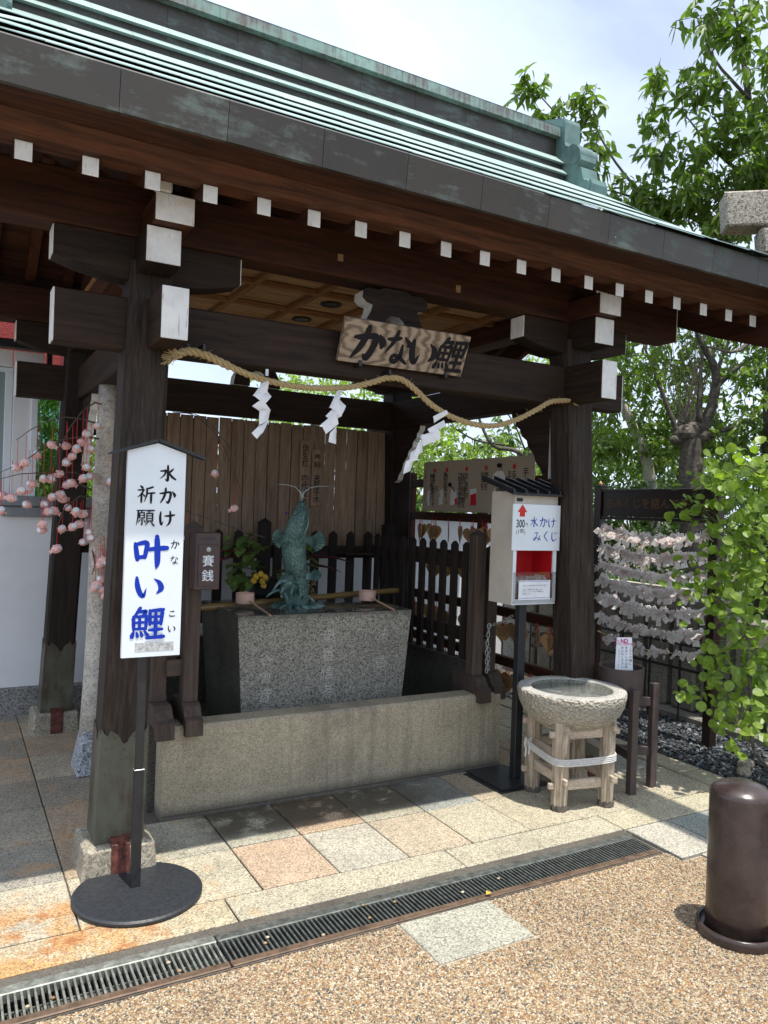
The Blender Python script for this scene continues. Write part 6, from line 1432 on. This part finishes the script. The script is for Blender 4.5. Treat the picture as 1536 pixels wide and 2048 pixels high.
cls = [cl(1480, 60, 6.47, 0.366, 0.366, 0.488, 30), cl(1530, 200, 6.34, 0.390, 0.366, 0.512, 36), cl(1400, 30, 6.47, 0.146, 0.244, 0.171, 6), cl(1390, 190, 6.59, 0.268, 0.305, 0.146, 13), cl(1330, 170, 6.59, 0.146, 0.183, 0.098, 6), cl(1440, 300, 6.71, 0.439, 0.366, 0.305, 34), cl(1520, 360, 6.59, 0.366, 0.366, 0.305, 30),
       cl(1300, 245, 6.71, 0.134, 0.146, 0.110, 4), cl(1330, 300, 6.71, 0.195, 0.244, 0.146, 8), cl(1390, 400, 6.71, 0.427, 0.366, 0.317, 36), cl(1290, 400, 6.83, 0.342, 0.366, 0.268, 26), cl(1460, 440, 6.71, 0.390, 0.366, 0.244, 24), cl(1210, 400, 6.95, 0.098, 0.146, 0.098, 4),
       cl(1170, 230, 6.83, 0.122, 0.146, 0.195, 7), cl(1190, 310, 6.83, 0.122, 0.146, 0.220, 9), cl(1150, 200, 6.83, 0.085, 0.122, 0.073, 3), cl(1065, 190, 6.95, 0.110, 0.122, 0.110, 5), cl(1105, 235, 6.95, 0.110, 0.122, 0.085, 5), cl(1045, 160, 6.95, 0.061, 0.073, 0.061, 2)]
C_, D_, S_, T_ = sprays([c[:6]+(max(2, int(c[6]*1.0)),) for c in cls], .36, 14, .118, .5)
leaves_mesh('crown', C_, D_, S_, M['leaf'], t1); o = part(t1, 'twigs', twigmesh(T_, .004), M['bark']); o['kind'] = 'stuff'

# pollarded tree with forked trunk behind the rack
t2 = thing('pollarded_tree', 'old pollarded tree with knobbly forked trunk behind the fortune rack', 'tree', (6.6, 5.4, 0)); D2 = 8.0
limb(t2, 'trunk', [dist(1388, 1420, D2), dist(1386, 1100, D2), dist(1380, 950, D2), dist(1384, 870, D2), dist(1396, 850, D2)], .13, .085, n=12)
part(t2, 'trunk_burl', MB().ico(dist(1372, 868, D2), .13, (1, 1, .8), 2).ico(dist(1388, 930, D2), .10, (1, 1, 1.2), 2).ico(dist(1352, 880, D2), .07, (1, 1, .8), 2).ico(dist(1402, 872, D2), .09, (1, 1, 1), 2), M['bark'])
for pts, r0 in [([dist(1380, 890, D2), dist(1418, 830, D2), dist(1432, 745, D2), dist(1400, 680, D2), dist(1385, 640, D2)], .075), ([dist(1400, 850, D2), dist(1400, 780, D2), dist(1405, 700, D2)], .04), ([dist(1425, 780, D2), dist(1470, 740, D2), dist(1540, 690, D2)], .035),
                ([dist(1378, 925, D2), dist(1345, 840, D2), dist(1315, 760, D2), dist(1288, 690, D2)], .035), ([dist(1395, 885, D2), dist(1450, 860, D2), dist(1540, 830, D2)], .04), ([dist(1432, 745, D2), dist(1455, 690, D2), dist(1465, 650, D2)], .02)]:
    limb(t2, 'branch', pts, r0, .012)
for k in range(22):
    a = random.uniform(1300, 1460); limb(t2, 'branch', [dist(1370+random.uniform(-25, 25), 860, D2), dist((a+1370)/2, 780, D2), dist(a, 640, D2)], .008, .003, n=4)
cls = []
for px in range(1180, 1600, 42):
    for py in range(560, 900, 42):
        if random.random() < .86: cls.append(cl(px+random.uniform(-15, 15), py+random.uniform(-15, 15), D2+(random.uniform(.35, 1.3) if 1330 < px < 1450 else random.uniform(-.8, 1.0)), .28, .35, .22, 11))
C_, D_, S_, T_ = sprays(cls, .28, 12, .088); leaves_mesh('crown', C_, D_, S_, M['leaf'], t2); o = part(t2, 'twigs', twigmesh(T_, .004), M['bark']); o['kind'] = 'stuff'
t3 = thing('slanting_tree', 'slender pale trunk leaning left behind the right post', 'tree', (6.0, 6.4, 0)); limb(t3, 'trunk', [dist(1318, 1200, 8.6), dist(1300, 960, 8.6), dist(1270, 860, 8.6), dist(1240, 800, 8.6)], .075, .045, M['log']); limb(t3, 'branch', [dist(1270, 860, 8.6), dist(1300, 800, 8.6)], .03, .01)
cls = [cl(px+random.uniform(-20, 20), py+random.uniform(-20, 20), 8.7+random.uniform(-.5, .9), .35, .4, .3, 9) for px in range(1170, 1360, 50) for py in range(800, 960, 45)]
C_, D_, S_, T_ = sprays(cls, .30, 9, .085); leaves_mesh('crown', C_, D_, S_, M['leaf'], t3)
# tree behind the pavilion, seen through the side opening
t4 = thing('spreading_tree', 'spreading tree with dark curved branches seen through the pavilion', 'tree', (5.6, 7.4, 0)); D4 = 9.0
limb(t4, 'trunk', [dist(1110, 1300, D4), dist(1100, 1100, D4), dist(1080, 960, D4)], .12, .08)
for pts, r0 in [([dist(1080, 960, D4), dist(1040, 905, D4), dist(985, 890, D4), dist(955, 830, D4), dist(930, 780, D4)], .035), ([dist(1060, 930, D4), dist(1065, 850, D4), dist(1080, 780, D4)], .03), ([dist(1010, 890, D4), dist(950, 880, D4), dist(900, 850, D4)], .015), ([dist(1050, 900, D4), dist(1030, 850, D4), dist(1010, 820, D4)], .012)]: limb(t4, 'branch', pts, r0, .008)
cls = []
for px in range(830, 1130, 34):
    for py in list(range(850, 1000, 34))+[700, 730]:
        if 960 < px < 1080 and 825 < py < 890 and random.random() < .75: continue
        cls.append(cl(px+random.uniform(-12, 12), py+random.uniform(-12, 12), D4+random.uniform(-.8, 1.2), .28, .4, .2, 7))
C_, D_, S_, T_ = sprays(cls, .28, 9, .09); leaves_mesh('crown', C_, D_, S_, M['leaflight'], t4); o = part(t4, 'twigs', twigmesh(T_, .003), M['bark']); o['kind'] = 'stuff'
# tree behind the rear opening
t5 = thing('bright_tree', 'bright green tree showing above the plank screen', 'tree', (4.0, 8.6, 0)); limb(t5, 'trunk', [(4.0, 8.7, 0), (3.9, 8.6, 1.6), (3.8, 8.6, 2.8)], .10, .05)
cls = [cl(px+random.uniform(-12, 12), py+random.uniform(-10, 10), 9.6+random.uniform(-.5, .9), .3, .4, .2, 7) for px in range(525, 830, 36) for py in range(745, 870, 32)]
C_, D_, S_, T_ = sprays(cls, .28, 9, .10); leaves_mesh('crown', C_, D_, S_, M['leaflight'], t5)
# bamboo-like bush seen through the window gap
t6 = thing('narrow_leaf_bush', 'narrow-leaved bush seen through the window of the white building', 'bush', (1.0, 7.4, 0)); limb(t6, 'stem', [(.85, 7.5, 0), (.9, 7.5, 1.2), (.9, 7.5, 2.2)], .04, .02)
cls = [cl(px+random.uniform(-12, 12), py+random.uniform(-10, 10), 7.1+random.uniform(-.3, .5), .2, .25, .2, 10) for px in range(40, 190, 28) for py in range(760, 1010, 30)]
C_, D_, S_, T_ = sprays(cls, .28, 9, .10, .7); leaves_mesh('foliage', C_, D_, S_, M['leaflight'], t6, width=.22)
# dark hedge mass low behind the rack and fence
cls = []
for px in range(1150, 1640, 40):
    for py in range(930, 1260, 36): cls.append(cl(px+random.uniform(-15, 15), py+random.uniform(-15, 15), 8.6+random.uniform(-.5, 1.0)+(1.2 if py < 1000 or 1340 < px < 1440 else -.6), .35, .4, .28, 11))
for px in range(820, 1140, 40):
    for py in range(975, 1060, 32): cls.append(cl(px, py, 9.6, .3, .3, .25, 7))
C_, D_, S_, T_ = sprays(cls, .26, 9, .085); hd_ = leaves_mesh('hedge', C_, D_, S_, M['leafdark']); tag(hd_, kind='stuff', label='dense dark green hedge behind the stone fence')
# far ring of foliage so that gaps open onto trees, not a bare horizon
cls = []
for px in range(-500, 2100, 60):
    for k in range(5): cls.append(cl(px+random.uniform(-25, 25), 1065-k*42+random.uniform(-12, 12)+(0 if px > 900 else 10), 14.5+random.uniform(-1, 2), .8, .8, .55, 12))
C_, D_, S_, T_ = sprays(cls, .5, 8, .22); fb = leaves_mesh('treeline', C_, D_, S_, M['leafdark']); fb['kind'] = 'stuff'
# groundcover in the planter
n = 2600; C_ = np.column_stack([rng.uniform(4.92, 5.40, n), rng.uniform(3.8, 6.9, n), np.full(n, .95)]); D_ = rng.normal(size=(n, 3))*.6; D_[:, 2] = 1; gc = leaves_mesh('groundcover', C_, D_, rng.uniform(.05, .12, n), M['grass'], width=.25, kind='stuff')
for (yy_, zz) in [(4.08, 1.03), (4.3, 1.04), (3.95, 1.05)]: pass

# round-leaved shrub at the right edge
s1 = thing('round_leaved_shrub', 'shrub with round bright green leaves hanging in at the right edge', 'shrub', (4.35, 2.78, 0))
DS = 4.35
limb(s1, 'stem', [(4.36, 2.80, -.03), dist(1508, 1500, DS), dist(1500, 1380, DS), dist(1495, 1250, DS), dist(1510, 1100, DS), dist(1520, 950, DS)], .010, .006, n=7)
shoots = [([(1500, 1380), (1450, 1340), (1400, 1370), (1370, 1385)], 10), ([(1500, 1250), (1440, 1200), (1390, 1180)], 14), ([(1510, 1100), (1450, 1060), (1400, 1010), (1385, 985)], 22), ([(1520, 960), (1450, 960), (1400, 950)], 16), ([(1520, 950), (1490, 930), (1440, 945)], 14), ([(1505, 1150), (1440, 1120), (1385, 1140)], 18),
          ([(1515, 1000), (1560, 1050), (1600, 1200)], 20), ([(1500, 1300), (1550, 1340), (1580, 1420)], 20), ([(1500, 1400), (1480, 1450), (1470, 1430)], 12), ([(1505, 1330), (1500, 1430), (1520, 1440)], 14), ([(1510, 1080), (1480, 1140), (1460, 1240)], 22), ([(1515, 1020), (1500, 1100), (1490, 1200)], 24), ([(1500, 1260), (1470, 1290), (1420, 1320)], 14), ([(1520, 940), (1570, 930), (1620, 960)], 18)]
lt_ = []
proto_leaf = None
def roundleaf():
    m = MB(); n_ = 12; vs = [Vector((0, 0, 0))]; 
    for k in range(n_+1):
        a = -math.pi*.5+math.pi*2*k/n_; r = .5*(1+.10*math.cos(a-math.pi/2)); vs.append(Vector((r*math.cos(a), .5+r*math.sin(a)*1.04-(.04 if k in (0, n_) else 0), .10*abs(math.cos(a))-.10*(.5+.5*math.sin(a))**2)))
    vs[0] = Vector((0, .5, -.02)); m.add(vs, [(0, k+1, k+2) for k in range(n_)]); me = bpy.data.meshes.new('leaf'); me.from_pydata(m.v, [], m.f); me.materials.append(M['round']); me.polygons.foreach_set('use_smooth', [True]*len(me.polygons)); return me
RL = roundleaf(); restC = MB(); nl_ = 0
for pts, n_ in shoots:
    dd = DS+random.uniform(-.20, .12); P_ = [dist(a, b, dd+random.uniform(-.05, .05)) for a, b in pts]; limb(s1, 'twig', P_, .0035, .0015, n=5)
    fine_ = [Vector(v) for v in catmull([tuple(p) for p in P_], 8)]
    for k in range(int(n_*3.3)):
        p = random.choice(fine_)+Vector((random.gauss(0, .065), random.gauss(0, .065), random.gauss(0, .065))); s_ = random.choice([.034, .042, .050, .056, .062]); 
        e = Vector((random.uniform(-1, .6), random.uniform(-1, .4), random.uniform(-.9, .3))).normalized(); up = (Vector((-.35, -.55, .8))+Vector((random.gauss(0, .4), random.gauss(0, .4), random.gauss(0, .25)))).normalized(); 
        z = (up-e*up.dot(e)).normalized(); x = e.cross(z); MX = Matrix((x*s_*random.uniform(.85, 1.05), e*s_, z*s_*random.uniform(.3, 2.2))).transposed().to_4x4(); MX.translation = p
        if nl_ < 300:
            o = bpy.data.objects.new('leaf', RL); COL.objects.link(o); o.parent = s1; MX.translation = p-s1.location; o.matrix_local = MX; nl_ += 1
        else: restC.add([MX @ v.co for v in RL.vertices], [tuple(f.vertices) for f in RL.polygons])
        if k % 3 == 0: restC.tube([p, random.choice(fine_)], .0008, 3, cap=False)
for _ in range(520):
    px_ = random.uniform(1425, 1640); py_ = random.uniform(930, 1470)
    if py_ > 1400 and random.random() < .5: continue
    if px_ < 1470 and random.random() < .45: continue
    p = dist(px_, py_, DS+random.uniform(-.05, .45)); s_ = random.uniform(.034, .060); e = Vector((random.uniform(-1, .6), random.uniform(-1, .4), random.uniform(-1.1, .2))).normalized(); up = (Vector((-.35, -.55, .7))+Vector((random.gauss(0, .5), random.gauss(0, .5), random.gauss(0, .3)))).normalized()
    z = (up-e*up.dot(e)).normalized(); x = e.cross(z); MX = Matrix((x*s_, e*s_, z*s_*random.uniform(.3, 2.4))).transposed().to_4x4(); MX.translation = p
    restC.add([MX @ v.co for v in RL.vertices], [tuple(f.vertices) for f in RL.polygons]); q = dist(px_+random.uniform(-18, 18), py_-22, DS+.15); restC.tube([p, q], .0009, 3, cap=False)
o = part(s1, 'more_leaves', restC, M['round']); o['kind'] = 'stuff'
# a few ferny leaves at the stone fence foot and lattice slats by the right post
sl_ = thing('slatted_screen', 'brown horizontal slats just behind the right post', 'screen', (4.2, 4.7, 0))
for z in (.47, .55, .63): bx(sl_, 'slat', M['fenceX'], 3.95, 4.42, 4.62, 4.64, z, z+.03, .002)
